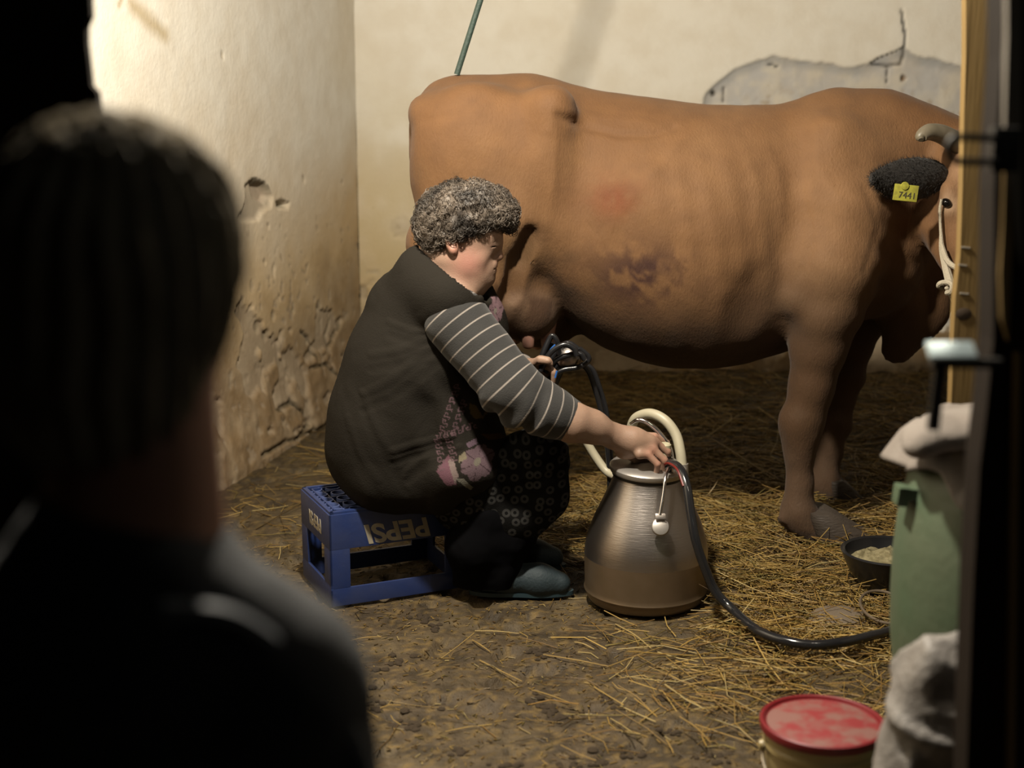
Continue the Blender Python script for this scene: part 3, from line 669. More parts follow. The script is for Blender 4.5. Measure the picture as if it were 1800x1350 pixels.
# ---------------------------------------------------------------- milking can
BX = at(1137, 900, 3.83)[0]; BC = np.array([BX, 3.83, .004])
can = empty('milking_can', BC, label='conical stainless steel milking can with a flat lid standing in the straw', cat='milk can')
M['steel'] = mat('brushed_steel', (.40, .36, .335), .36, metal=1, bump=[(30, .0004, (1, 1, 14))], var=(5, .35, (.30, .26, .22), .2))
M['steel_film'] = mat('steel_with_dried_film', (.20, .145, .095), .42, metal=.7, var=(20, .5, (.15, .11, .06), .2))
M['lid_steel'] = mat('lid_steel', (.42, .39, .36), .42, metal=.75)
lo = MB(); lo.lathe([(0, .002), (.150, .002), (.160, .006), (.166, .016), (.168, .028), (.1725, .031), (.1745, .036), (.1725, .041), (.172, .05), (.1735, .10), (.1735, .135)], BC, 72)
lo.obj('can_base', M['steel_film'], can, label='lower band dulled by a dried brown film')
up = MB(); up.lathe([(.1735, .135), (.1725, .155), (.169, .178), (.160, .208), (.148, .240), (.132, .275), (.118, .305), (.105, .335), (.097, .355), (.094, .368), (.095, .372)], BC, 72); up.obj('can_body', M['steel'], can)
Rl = rotx(.06) @ roty(.04)
lid = MB(); lid.lathe([(.090, -.010), (.104, -.010), (.107, -.004), (.107, .004), (.102, .009), (.080, .013), (.045, .017), (0, .018)], BC + (0, 0, .384), 64, Rl); lid = lid.obj('lid', M['lid_steel'], can)
g = MB(); g.lathe([(.085, 0), (.099, -.002), (.099, -.010), (.09, -.012)], BC + (0, 0, .374), 48, Rl); g.obj('gasket', mat('black_rubber_seal', (.02, .018, .016), .5), can)
LT = BC + (0, 0, .402)
hd = MB(); hd.tube([at(1108, 745, 3.86), at(1122, 738, 3.85), at(1140, 744, 3.84), at(1160, 762, 3.83), at(1176, 785, 3.82), at(1181, 808, 3.81), at(1180, 832, 3.76)], [.004, .006, .0065, .0065, .0065, .0065, .006], 12, smooth=6)
M['chrome'] = mat('chrome', (.78, .75, .76), .16, metal=1)
hd.obj('bail_handle', M['chrome'], can, label='curved chrome bail over the lid')
cl = MB(); A = at(1170, 838, 3.70); B = at(1160, 905, 3.655)
cl.tube([at(1176, 822, 3.735), A, at(1166, 870, 3.675), B], .0048, 10, smooth=5); cl.obj('clasp_rod', M['chrome'], can)
cl = MB(); cc = at(1161, 926, 3.652); cl.lathe([(0, .006), (.012, .006), (.022, .003), (.0245, -.001), (.0245, -.004), (0, -.004)], cc, 24, rotx(math.radians(62))); cl.obj('clasp_cup', M['lid_steel'], can)
cl = MB(); cl.box(at(1161, 908, 3.654), (.028, .008, .016), rotx(-.5), .003); cl.obj('clasp_hinge', M['steel'], can)
# vacuum outlet and pulsator on the lid
M['cream_rubber'] = mat('cream_rubber', (.62, .56, .40), .45)
M['black_rubber'] = mat('black_rubber', (.018, .018, .02), .28, bump=[(80, .0005, U)])
pu = MB(); pc = at(1168, 800, 3.80); pu.lathe([(0, -.055), (.020, -.055), (.021, -.03), (.018, -.028), (.018, -.008), (.021, -.006), (.021, 0)], pc, 24); pul = pu.obj('pulsator', M['black_rubber'], can)
pu = MB(); pu.lathe([(.018, 0), (.018, .03), (.014, .034), (0, .035)], pc, 24); pu.obj('pulsator_cap', mat('cream_plastic', (.68, .62, .42), .5), pul)
pu = MB(); pu.tube([at(1200, 838, 3.84), at(1200, 815, 3.84)], [.017, .016], 16); pu.obj('outlet_spout', M['lid_steel'], can)

def hose(name, pts, r, m, label, **k):
    mb = MB(); mb.tube(pts, r, 14, smooth=10); return mb.obj(name, m, label=label, cat='hose', **k)
hose('milk_hose', [at(1199, 822, 3.84), at(1196, 795, 3.85), at(1188, 764, 3.87), at(1168, 738, 3.89), at(1142, 727, 3.92), at(1118, 735, 3.95), at(1110, 755, 3.97), at(1116, 775, 3.98), at(1132, 800, 3.97)], .0145, M['cream_rubber'], 'thick cream rubber hose looping above the can\'s lid')
hose('milk_hose', [at(972, 668, 4.02), at(985, 705, 4.03), at(1005, 735, 4.04), at(1024, 765, 4.03), at(1045, 800, 4.02), at(1066, 828, 4.0), at(1085, 838, 3.97), at(1100, 842, 3.945)], .0125, M['cream_rubber'], 'cream hose slanting down left of the can behind the woman\'s wrist')
# black vacuum hose with red line, from the lid down and away along the straw
z0 = lambda p, dz=.02: np.array([p[0], p[1], float(floor_h(p[0], p[1])) + dz])
pts = [at(1168, 822, 3.78), at(1180, 815, 3.745), at(1196, 826, 3.70), at(1207, 855, 3.66), at(1214, 900, 3.625), at(1222, 945, 3.60), at(1236, 990, 3.59), at(1258, 1040, 3.58)]
def fl(px, py, dz=.05):
    q = on_floor(px, py, .07); return z0(q, dz)
pts += [fl(1290, 1078, .06), fl(1330, 1108), fl(1375, 1124), fl(1425, 1132), fl(1480, 1130), fl(1530, 1118), fl(1575, 1100), fl(1640, 1072), fl(1720, 1045), fl(1860, 1030), fl(2050, 1050)]
hv = hose('vacuum_hose', pts, .0125, mat('glossy_black_rubber', (.02, .02, .022), .16), 'long black hose curving from the can across the straw to the right')
mb = MB(); mb.tube([np.array(p) + (-.0095, -.0082, .003) for p in pts[:4]] + [], .0035, 8, smooth=8); mb.obj('red_line', mat('red_rubber', (.20, .02, .015), .35), hv, label='thin red line along the top of the hose')
# twin black hoses from the cluster to the can
for off, yy, lab in ((0, 4.0, 'black pulse hose hanging from the claw, inner one beside the can'), (9, 4.03, 'black pulse hose hanging from the claw, outer one nearer the cow')):
    hose('pulse_hose', [at(1020 + off, 640, yy), at(1034 + off, 652, yy), at(1046 + off, 685, yy), at(1057 + off, 725, yy), at(1066 + off * .6, 775, yy), at(1071 + off * .4, 830, yy), at(1072, 880, yy), at(1076, 910, yy)], .0075, M['black_rubber'], lab, group='twin pulse hoses')
# milking cluster held in the far hand
clu = empty('milking_cluster', at(980, 650, 3.98), label='black rubber milking cluster with looped tubes held in the woman\'s far hand', cat='milking cluster')
mb = MB(); mb.tube([at(940, 668, 3.94), at(952, 628, 3.94), at(966, 596, 3.95), at(972, 590, 3.95), at(979, 600, 3.95), at(984, 622, 3.96)], [.008, .0085, .008, .007, .008, .009], 12, smooth=6); mb.obj('short_tube', M['black_rubber'], clu)
for i, pts in enumerate(([(950, 652), (966, 622), (990, 606), (1008, 612), (1014, 625)], [(958, 655), (975, 634), (1000, 624), (1020, 622), (1028, 632)], [(968, 662), (990, 650), (1015, 646), (1032, 636), (1034, 626), (1018, 612)], [(960, 645), (980, 616), (998, 603), (1018, 615), (1030, 630)], [(966, 648), (985, 632), (1004, 622), (1016, 618)])):
    mb = MB(); mb.tube([at(a_, b_, 3.91 + .018 * i) for a_, b_ in pts], .0078, 10, smooth=7); mb.obj('short_tube', M['black_rubber'], clu)
mb = MB(); mb.lathe([(0, -.035), (.02, -.033), (.034, -.015), (.036, .005), (.03, .022), (.014, .032), (0, .034)], at(1000, 628, 3.975), 24, roty(.9)); mb.obj('claw', M['steel'], clu, label='steel claw between the tubes')
for i, (a_, b_) in enumerate(((955, 640), (972, 668))):
    mb = MB(); q = at(a_, b_, 3.985); mb.tube([q + (-.02, 0, -.06), q, q + (.03, .0, .06)], [.017, .019, .016], 14, smooth=3); mb.obj('teat_cup', M['black_rubber'], clu)
mb = MB(); mb.tube([at(958, 640, 3.925), at(966, 618, 3.925), at(976, 606, 3.925)], .0028, 8, smooth=5); mb.tube([at(976, 664, 3.9), at(979, 652, 3.9)], .0028, 8); mb.obj('blue_tube', mat('blue_tube', (.03, .16, .55), .3), clu, label='thin bright blue tube')

# ---------------------------------------------------------------- red-lidded bucket, bottom right
c = at(1446, 1268, 2.60); rb = empty('paint_bucket', (c[0], 2.60, .0), label='cream plastic bucket with a dusty red lid at the bottom of the photo', cat='bucket')
r = .113; bz = c[2]
M['bucket'] = mat('cream_bucket', (.52, .42, .20), .4, var=(5, .5, (.40, .26, .08), .2)); M['red'] = mat('dusty_red_lid', (.30, .03, .033), .6, var=(22, .8, (.27, .15, .125), .10), bump=[(90, .0006, U)]); M['redrim'] = mat('red_rim', (.22, .010, .016), .4)
mb = MB(); mb.lathe([(0, .004), (.088, .004), (.092, .01), (.103, bz - .05), (.107, bz - .046), (.107, bz - .04), (.104, bz - .036), (.106, bz - .006), (0, bz - .006)], (c[0], 2.60, 0), 64); mb.v = [((x - c[0]) * 1.07 + c[0], (y - 2.6) * 1.07 + 2.6, z) for x, y, z in mb.v]; mb.obj('bucket_body', M['bucket'], rb)
mb = MB(); mb.lathe([(.107, bz - .014), (.1135, bz - .014), (.115, bz - .004), (.114, bz + .002), (.110, bz + .004), (.106, bz + .002), (.104, bz - .003), (.101, bz - .004)], (c[0], 2.60, 0), 72); mb.v = [((x - c[0]) * 1.07 + c[0], (y - 2.6) * 1.07 + 2.6, z) for x, y, z in mb.v]; l_ = mb.obj('lid_rim', M['redrim'], rb)
mb = MB(); mb.lathe([(.102, bz - .004), (.095, bz - .002), (0, bz - .001)], (c[0], 2.60, 0), 72); mb.v = [((x - c[0]) * 1.07 + c[0], (y - 2.6) * 1.07 + 2.6, z) for x, y, z in mb.v]; mb.obj('lid', M['red'], rb, label='red lid covered in pale dust')
for px, py in ((1347, 1268), (1545, 1300)):
    q = at(px, py, 2.56); mb = MB(); mb.lathe([(0, .007), (.010, .007), (.012, 0)], (q[0], 2.60 - .01, bz - .045), 16, roty(-1.57 if px < 1400 else 1.57)); mb.obj('handle_boss', M['bucket'], rb)
mb = MB(); q = c[0]; mb.tube([(q - .112, 2.6, bz - .045), (q - .118, 2.57, bz - .075), (q - .09, 2.505, bz - .115), (q, 2.478, bz - .13), (q + .09, 2.505, bz - .115), (q + .118, 2.57, bz - .075), (q + .112, 2.6, bz - .045)], .0028, 8, smooth=8); mb.obj('wire_handle', mat('bucket_wire', (.45, .40, .33), .4, metal=.8), rb)

# ---------------------------------------------------------------- green barrel, cloth, white sack
GB = np.array([.968, 2.52, 0]); gb = empty('plastic_barrel', GB, label='tall pale green plastic barrel at the right edge, cloth over its top', cat='barrel')
M['barrel'] = mat('barrel_green', (.085, .132, .075), .5, bump=[(30, .002, U)], var=(7, .6, (.14, .15, .10), .22))
mb = MB(); mb.lathe([(0, .005), (.185, .005), (.198, .02), (.205, .10), (.217, .209), (.238, .325), (.249, .417), (.252, .496), (.252, .574), (.247, .641), (.239, .685), (.231, .728), (.219, .771), (.205, .792), (.18, .80), (0, .80)], GB, 72); mb.obj('barrel_body', M['barrel'], gb)
for k in (.22, .40, .60):
    pass
q = at(1588, 866, 2.50); mb = MB(); mb.box((q[0] + .012, 2.50, q[2]), (.050, .035, .022), roty(.1), .004); mb.box((q[0] - .004, 2.50, q[2] - .004), (.022, .04, .036), roty(.1), .005); mb.obj('handle_lug', M['barrel'], gb)
mb = MB(); mb.lathe([(.236, .33), (.2425, .332), (.2425, .336), (.238, .34)], GB, 72); mb.obj('mould_seam', M['barrel'], gb)
M['cloth'] = mat('grubby_white_cloth', (.27, .235, .205), .9, bump=[(160, .0015, U)], var=(9, .5, (.17, .135, .11), .2))
# cloth: a disc of fabric draped over the barrel top
n, k = 34, 96; V = []
for i in range(n):
    for j in range(k):
        a_ = 2 * math.pi * j / k; rr = .285 * i / (n - 1); wv = 1 + .05 * math.sin(3 * a_ + 1) + .04 * math.sin(7 * a_) + .03 * math.sin(11 * a_ + 2)
        rr *= wv; rim_ = .205; P_ = np.array([rr * math.cos(a_), rr * math.sin(a_), i * .02])
        if rr < rim_: z = .818 + .008 * vn(P_, 16, 3); R_ = rr
        else:
            e_ = rr - rim_; z = .818 - e_ * .85 + .012 * math.sin(9 * a_ + 1); R_ = rim_ + .012 + e_ * .55 + .012 * math.sin(9 * a_ + 2.2) * min(1, e_ / .03) + .006 * math.sin(17 * a_)
        z += .012 * vn(np.array([rr * math.cos(a_) * 1.0, rr * math.sin(a_), 3.0]), 9, 6)
        V.append((GB[0] + R_ * math.cos(a_), GB[1] + R_ * math.sin(a_), z))
Qd = [(i * k + j, i * k + (j + 1) % k, (i + 1) * k + (j + 1) % k, (i + 1) * k + j) for i in range(n - 1) for j in range(k)]
mb = MB(); mb.add(V, Qd); dc = mb.obj('draped_cloth', M['cloth'], label='grubby white cloth draped over the top of the green barrel', cat='cloth', angle=180)
sd = dc.modifiers.new('thick', 'SOLIDIFY'); sd.thickness = .006; sd.offset = 1
fb = MB()                                                                     # folded flap standing up at the left
f = Field(lin(.62, .95, .006), lin(2.25, 2.62, .006), lin(.80, 1.0, .006))
f.box(at(1668, 765, 2.40), (.075, .05, .020), .02, .01, R=roty(-.12)); f.ell(at(1622, 772, 2.40), (.035, .05, .022), .02, R=roty(-.7)); f.ell(at(1640, 748, 2.42), (.018, .04, .022), .02); f.ell(at(1612, 786, 2.38), (.025, .03, .014), .02)
f.box(at(1700, 748, 2.43), (.055, .06, .022), .02, .02, R=roty(-.1))
V, Q = f.net(1); N = normals(V, Q); V = V + N * (.002 * fbm(V, 40, 3, 4) + .005 * fbm(V, 12, 2, 5))[:, None]
link('cloth_fold', mesh_np('cloth_fold', V, Q, True, [M['cloth']]), dc)
M['sack'] = mat('white_woven_plastic', (.36, .34, .325), .5, bump=[(400, .0006, U), (25, .01, U)], var=(7, .6, (.22, .19, .16), .15))
f = Field(lin(.50, 1.15, .009), lin(1.88, 2.30, .009), lin(-.01, .80, .009))
S = lambda px, py, Y=2.1: at(px, py, Y)
f.chain([S(1690, 1500), S(1690, 1330), S(1694, 1230), S(1702, 1120)], [.14, .125, .10, .022], .04, sy=.6); f.box(S(1660, 1260), (.07, .05, .09), .02, .03, R=roty(.1))
f.chain([(.78, 2.09, .12), (.88, 2.09, .14)], [.13, .13], .08, sy=.7)
f.ell(S(1640, 1200), (.055, .06, .07), .04); f.ell(S(1618, 1165), (.022, .03, .02), .02); f.ell(S(1640, 1330), (.07, .07, .1), .05); f.ell((.80, 2.09, .05), (.20, .13, .06), .06)
V, Q = f.net(1); N = normals(V, Q)
rdg = lambda fr, s_: 1 - np.abs(fbm(V, fr, 3, s_)) * 2.4
cr_ = np.zeros(len(V)); r2 = np.random.default_rng(4); P_ = V + .02 * np.stack([fbm(V, 8, 2, q) for q in (1, 2, 3)], 1)
for q in range(8):
    dv = r2.normal(0, 1, 3); dv /= np.linalg.norm(dv); cr_ += (1 - np.abs(np.sin(P_ @ dv * r2.uniform(14, 34) + r2.uniform(0, 6)))) ** 3 * sst(-.3, .3, fbm(V, 4, 2, 30 + q)) * r2.uniform(.5, 1)
V = V + N * (.022 * cr_ - .012)[:, None]
link('plastic_sack', mesh_np('plastic_sack', V, Q, True, [M['sack']]), label='crumpled white woven plastic sack in front of the green barrel', cat='sack')

# ---------------------------------------------------------------- feed bowl, hoop, stone
c = at(1562, 968, 3.85); fz = float(floor_h(c[0], 3.85)) - .005; R_ = .128
bw = empty('feed_bowl', (c[0], 3.85, fz), label='black rubber feed bowl beside the cow\'s front hoof, half hidden by the barrel', cat='bowl')
h_ = c[2] - fz
mb = MB(); mb.lathe([(0, -.005), (.05, -.005), (.07, .002), (R_ * .85, h_ * .5), (R_, h_ * .9), (R_ + .006, h_), (R_, h_ + .004), (R_ - .007, h_), (R_ * .84, h_ * .55), (.05, .02), (0, .02)], (c[0], 3.85, fz), 56); mb.obj('bowl_body', M['black_rubber'], bw)
V = []; n = 26
fm = MB()
for i in range(n):
    for j in range(40):
        a_ = 2 * math.pi * j / 40; rr = (R_ - .013) * i / (n - 1); x = c[0] + rr * math.cos(a_); y = 3.85 + rr * math.sin(a_); q = np.array([x, y, 0.])
        V.append((x, y, fz + h_ * .72 + .025 * (1 - (i / (n - 1)) ** 2) + .007 * vn(q, 60, 2) + .006 * vn(q, 140, 3)))
fm.add(V, [(i * 40 + j, i * 40 + (j + 1) % 40, (i + 1) * 40 + (j + 1) % 40, (i + 1) * 40 + j) for i in range(n - 1) for j in range(40)])
fm.obj('ground_feed', mat('ground_feed', (.36, .31, .17), .9, var=(60, .7, (.17, .14, .06), .1)), label='coarse yellowish feed heaped in the black bowl', cat='feed', kind='stuff')
c = fl(1555, 1062, .045); hp = MB(); th = np.linspace(0, 2 * math.pi, 40); hp.tube([c + np.array([.062 * math.cos(t), .085 * math.sin(t), .014 * math.sin(t)]) for t in th], .0042, 8, caps=False)
hp.obj('wire_hoop', mat('rusty_wire', (.20, .15, .10), .6, metal=.4), label='rusty wire hoop lying on the straw below the feed bowl', cat='hoop')
f = Field(lin(.75, 1.15, .008), lin(3.45, 4.0, .008), lin(-.05, .14, .008)); c = fl(1478, 1052, .0)
f.ell(c + (0, 0, .006), (.085, .075, .030), .02); V, Q = f.net(1); V = V + normals(V, Q) * (.006 * fbm(V, 18, 4, 6))[:, None]
link('flat_stone', mesh_np('flat_stone', V, Q, True, [mat('dusty_stone', (.19, .145, .10), .9, bump=[(60, .003, U)])]), label='flat brown stone half buried in straw left of the wire hoop', cat='stone')

# ---------------------------------------------------------------- stall post, door jamb, latch
def slab(name, pts, Y0, Y1, m, parent=None, bev=0, **k):
    mb = MB(); mb.prism([(at(x, y, Y0)[0], at(x, y, Y0)[2]) for x, y in pts], Y0, Y1)
    o = mb.obj(name, m, parent, smooth=False, **k)
    return o
post = slab('stall_post', [(1698, -420), (1698, 100), (1695, 200), (1692, 330), (1688, 450), (1680, 520), (1676, 600), (1672, 720), (1668, 900), (1663, 1150), (1658, 1392), (1735, 1392), (1742, 700), (1752, 400), (1762, 0), (1768, -420)], 2.95, 2.98, M['board'], label='yellowish brown wooden post in front of the cow\'s face', cat='post')
mb = MB(); kq = at(1694, 552, 2.949); mb.lathe([(0, .0015), (.011, .001), (.013, 0)], kq, 20, rotx(math.pi / 2) @ np.diag([1.3, 1, 1])); mb.obj('knot', mat('wood_knot', (.05, .028, .012), .7), post)
for x, y in ((1692, 466), (1698, 435), (1695, 516)):
    mb = MB(); q = at(x, y, 2.949); mb.box(q, (.018, .002, .0035), roty(.1), 0); mb.obj('scratch', mat('pale_scratch', (.45, .40, .32), .7), post)
jb = slab('trim_1', [(1765, -400), (1762, 100), (1752, 235), (1748, 330), (1746, 600), (1734, 720), (1722, 820), (1712, 1000), (1700, 1330), (1692, 1760), (1960, 1760), (1960, -400)], 1.80, 1.86, M['dark_wood'], kind='structure')
slab('trim_2', [(1771, -400), (1771, 60), (1766, 240), (1772, 300), (1786, 420), (1798, 470), (1796, -400)], 1.785, 1.80, M['grey_board'], kind='structure')
slab('trim_3', [(1766, 250), (1762, 400), (1758, 480), (1760, 560), (1772, 600), (1780, 430)], 1.788, 1.80, M['board'], kind='structure')
slab('trim_4', [(1785, 620), (1778, 900), (1772, 1400), (1784, 1400), (1790, 900), (1796, 620)], 1.788, 1.80, M['board'], kind='structure')
lt = MB(); Yl = 1.76
lt.tube([at(1752, 243, Yl), at(1690, 241, Yl), at(1674, 246, Yl), at(1667, 262, Yl), at(1674, 278, Yl), at(1690, 284, Yl), at(1752, 284, Yl)], .0048, 12, smooth=5)
lt.box(at(1765, 263, Yl + .012), (.035, .02, .055), None, .004)
lt.obj('hasp_loop', M['iron'], label='dark iron hasp loop sticking out from the door jamb', cat='latch')
lt = MB(); a_, b_ = at(1636, 636, Yl), at(1760, 640, Yl)
lt.box((a_ + b_) / 2, (b_[0] - a_[0], .02, .012), None, .003); q1, q2 = at(1654, 630, Yl + .005), at(1640, 755, Yl + .005)
lt.tube([q1, q2], .0085, 10)
bolt = lt.obj('door_bolt', M['iron'], label='dark door bolt reaching left across the post with a bluish metal top plate', cat='latch')
lt = MB(); a_, b_ = at(1630, 616, Yl), at(1714, 616, Yl); lt.box((a_ + b_) / 2, (b_[0] - a_[0], .03, .006), rotx(.55), .003); lt.obj('top_plate', M['zinc'], bolt, label='pale bluish plate')
# ---------------------------------------------------------------- seated woman
def build_woman():
    YW, YH = 3.96, 3.86
    root = empty('person', (at(700, 900, YW)[0], YW, 0), label='curly grey-haired woman in dark vest and striped sleeves, seated and bending to the can', cat='person')
    W = lambda px, py, Y: at(px, py, Y)
    skin = mat('skin', attr='col', rough=.5, spec=.35, sss=.12, bump=[(350, .0006, U)])
    xlo, xhi = at(560, 600, YW)[0], at(1200, 700, 3.8)[0]
    # body: trunk, head, arms, legs in one skin
    hx0, hx1 = at(725, 400, YH)[0], at(895, 400, YH)[0]; ax1 = at(1190, 780, 3.8)[0]; ax0 = at(1000, 780, 3.8)[0]
    hz0, hz1 = at(0, 512, YH)[2] if False else at(800, 512, YH)[2], at(800, 305, YH)[2]; az0, az1 = at(1100, 850, 3.8)[2], at(1100, 720, 3.8)[2]
    f = Field(graded([(xlo, hx0, .009), (hx0, hx0 + .09, .0036), (hx0 + .09, hx1, .0022), (hx1, ax0, .008), (ax0, ax1 + .02, .0036)]),
              graded([(3.55, 3.70, .009), (3.70, 3.98, .0033), (3.98, 4.3, .009)]),
              graded([(0, az0, .011), (az0, az1, .0036), (az1, hz0, .008), (hz0, hz0 + .17, .0022), (hz0 + .17, hz1, .004), (hz1, hz1 + .03, .009)]))
    f.chain([W(700, 800, YW), W(715, 740, YW), W(740, 640, YW), W(755, 560, YW), W(790, 500, 3.90)], [.125, .14, .15, .14, .08], .06, sy=1.1)
    f.chain([W(762, 488, 3.89), W(790, 452, YH)], [.088, .074], .04); f.ell(W(800, 505, 3.86), (.075, .085, .05), .04)                       # neck
    f.ell(W(812, 398, YH), (.100, .082, .098), .02)                                         # skull
    f.ell(W(826, 432, YH), (.062, .066, .085), .03)                                         # face
    f.cone(W(862, 402, YH), W(866, 424, YH), .030, .026, .03, sy=1.6)                       # forehead
    for s in (-1, 1):
        y = YH + s * .042
        f.ell(W(824, 464, y), (.042, .034, .044), .03)                                      # full cheek
        f.cone(W(873, 419, YH + s * .012), W(862, 417, YH + s * .045), .010, .010, .014)    # brow
        f.ell(W(859.5, 429, YH + s * .031), (.0145, .017, .0115), .002); f.ell(W(863, 422.5, YH + s * .034), (.018, .016, .0022), .003, mode='s'); f.ell(W(864, 433, YH + s * .036), (.012, .014, .0018), .002, mode='s')                    # lidded eye
        f.cone(W(852, 444, YH + s * .028), W(840, 455, YH + s * .042), .016, .02, .02)
        f.ell(W(868.5, 452.5, YH + s * .011), (.0085, .008, .0075), .006)                   # nostril wing
        f.ell(W(856, 466, YH + s * .010), (.022, .026, .026), .02)
        f.ell(W(871, 457, YH + s * .007), (.004, .003, .003), .002, mode='s')
        f.ell(W(851, 474, YH + s * .026), (.008, .006, .006), .012, mode='s')               # mouth corner
        e = W(794, 428, YH + s * .083)                                                      # ear
        f.ell(e, (.017, .009, .031), .006, R=rotz(-s * .25) @ roty(-.25)); f.ell(e + (.001, s * .008, .002), (.0095, .006, .019), .004, R=roty(-.25), mode='s'); f.ell(W(797, 440, YH + s * .084), (.009, .007, .011), .006)
    f.cone(W(874, 427, YH), W(876, 446, YH), .0095, .0105, .014)                            # nose
    f.ell(W(877, 451, YH), (.012, .013, .0105), .010)
    f.ell(W(866, 463, YH), (.0115, .024, .0095), .010); f.ell(W(867, 467.5, YH), (.009, .022, .0055), .004)          # lips
    f.ell(W(872, 471.4, YH), (.022, .034, .0030), .003, mode='s')
    f.ell(W(864.5, 475.6, YH), (.0095, .020, .006), .004)
    f.ell(W(866, 481.5, YH), (.012, .022, .004), .008, mode='s')
    f.ell(W(855, 489, YH), (.020, .024, .016), .010); f.ell(W(838, 482, YH), (.042, .052, .034), .03); f.ell(W(826, 497, YH), (.046, .05, .028), .03)   # chin and double chin
    # near arm
    f.chain([W(800, 560, 3.76), W(910, 695, 3.70), W(1005, 742, 3.72), W(1040, 750, 3.745), W(1082, 768, 3.775)], [.072, .058, .050, .041, .032], .03)
    # palm and fingers of the near hand, curled over the bail
    f.chain([W(1082, 768, 3.775), W(1112, 775, 3.775), W(1138, 781, 3.78)], [.032, .035, .031], .02, sy=.85)
    f.ell(W(1100, 795, 3.79), (.030, .022, .020), .02)
    kn = [(1150, 768, 3.812), (1152, 778, 3.785), (1148, 789, 3.762), (1139, 799, 3.748)]
    m1 = [(1171, 779, 3.832), (1173, 794, 3.790), (1168, 809, 3.758), (1156, 816, 3.742)]
    m2 = [(1176, 796, 3.845), (1174, 816, 3.800), (1166, 828, 3.770), (1154, 831, 3.757)]
    m3 = [(1168, 808, 3.852), (1163, 827, 3.812), (1156, 834, 3.790), (1147, 836, 3.776)]
    fr = [.0105, .0108, .0102, .009]
    for a, b, c, d, r in zip(kn, m1, m2, m3, fr):
        f.cone(W(1125, a[1] - 1, a[2] - .0), W(*a), .015, r * 1.12, .009); f.cone(W(*a), W(*b), r * 1.1, r, .004); f.cone(W(*b), W(*c), r, r * .92, .0035); f.cone(W(*c), W(*d), r * .92, r * .78, .0035)
    f.chain([W(1096, 792, 3.80), W(1118, 806, 3.825), W(1140, 813, 3.835), W(1156, 817, 3.838)], [.016, .0135, .0115, .0095], .008)      # thumb
    # far arm and hand under the cluster
    f.chain([W(800, 540, 4.12), W(860, 640, 4.18), W(905, 655, 4.08), W(935, 655, 4.0)], [.065, .055, .042, .033], .03)
    f.chain([W(930, 650, 3.99), W(948, 655, 3.97)], [.034, .028], .02)
    for i, (dy, r) in enumerate(((.03, .010), (.008, .0108), (-.014, .0105), (-.034, .009))):
        f.chain([W(945, 646, 3.965 + dy), W(962, 643, 3.95 + dy), W(974, 655, 3.945 + dy), W(972, 672, 3.95 + dy)], [r * 1.2, r, r * .92, r * .8], .005)
    f.chain([W(935, 640, 3.93), W(950, 632, 3.90), W(963, 634, 3.895), W(968, 640, 3.90)], [.014, .012, .0105, .009], .006)
    # legs
    for y, dx in ((3.87, 0), (4.10, -15)):
        f.chain([W(725 + dx, 835, y + .02), W(945 + dx, 812, y)], [.07, .062], .03)
        f.chain([W(945 + dx, 812, y), W(905 + dx, 930, y), W(880 + dx, 1020, y)], [.064, .052, .036], .03)
        f.chain([W(880 + dx, 1025, y), W(965 + dx, 1035, y)], [.03, .026], .02)
    V, Q = f.net(1)
    c = np.ones((len(V), 3)) * np.array([.43, .275, .195])
    c = mixc(c, (.62, .40, .28), sst(-.2, .5, fbm(V, 25, 3, 2)) * .4)
    def spot(p, r, s=1.0): return np.exp(-(((V - p) / r) ** 2).sum(1)) * s
    for s in (-1, 1):
        c = mixc(c, (.58, .23, .18), spot(W(822, 462, YH + s * .07), .042, .6)); c = mixc(c, (.36, .20, .15), spot(W(864, 429, YH + s * .034), .011, .5)); c = mixc(c, (.62, .25, .18), spot(W(796, 436, YH + s * .088), .02, .6))
        c = mixc(c, (.10, .055, .04), np.exp(-(((V - W(865, 432, YH + s * .036)) / np.array([.010, .016, .0022])) ** 2).sum(1)) * .85); c = mixc(c, (.33, .23, .17), spot(W(866, 418, YH + s * .036), .010, .6)); c = mixc(c, (.12, .05, .04), spot(W(871, 456.5, YH + s * .007), .005, .8))
    c = mixc(c, (.55, .22, .17), spot(W(868, 467.5, YH), .012, .7) + spot(W(866, 475, YH), .010, .6)); c = mixc(c, (.22, .08, .06), spot(W(872, 471.3, YH), .006, .8)); c = mixc(c, (.58, .26, .19), spot(W(877, 452, YH), .016, .5))
    for k_ in list(m1) + list(kn): c = mixc(c, (.58, .22, .15), spot(W(*k_), .016, .45))
    body = link('body', mesh_np('body', V, Q, True, [skin], c), root)
    nl = mat('finger_nail', (.62, .42, .34), .3)
    # hair: a mass of curls
    hair = mat('grey_curls', (.035, .026, .019), .6, sheen=.05, var=(13, .9, (.18, .14, .105), .10), spec=.5)
    f = Field(lin(hx0 - .06, hx1 + .06, .0045), lin(YH - .14, YH + .14, .0045), lin(hz0 + .02, hz1 + .05, .0045))
    f.ell(W(803, 374, YH), (.100, .098, .078), .02); f.ell(W(770, 398, YH), (.062, .090, .060), .03); f.ell(W(842, 362, YH), (.085, .088, .058), .03); f.ell(W(878, 378, YH), (.046, .075, .036), .03)
    f.ell(W(895, 392, YH + .02), (.020, .05, .022), .02)
    for s in (-1, 1):
        f.ell(W(806, 408, YH + s * .078), (.028, .018, .024), .02); f.ell(W(835, 392, YH + s * .07), (.04, .018, .025), .02); f.ell(W(766, 418, YH + s * .05), (.036, .03, .032), .02)
    f.ell(W(868, 420, YH), (.034, .12, .030), .01, mode='s')
    V, Q = f.net(1); N = normals(V, Q)
    V = V + N * (.010 * np.abs(fbm(V, 28, 2, 7)) * 2 + .004 * fbm(V, 70, 2, 8) - .004)[:, None]
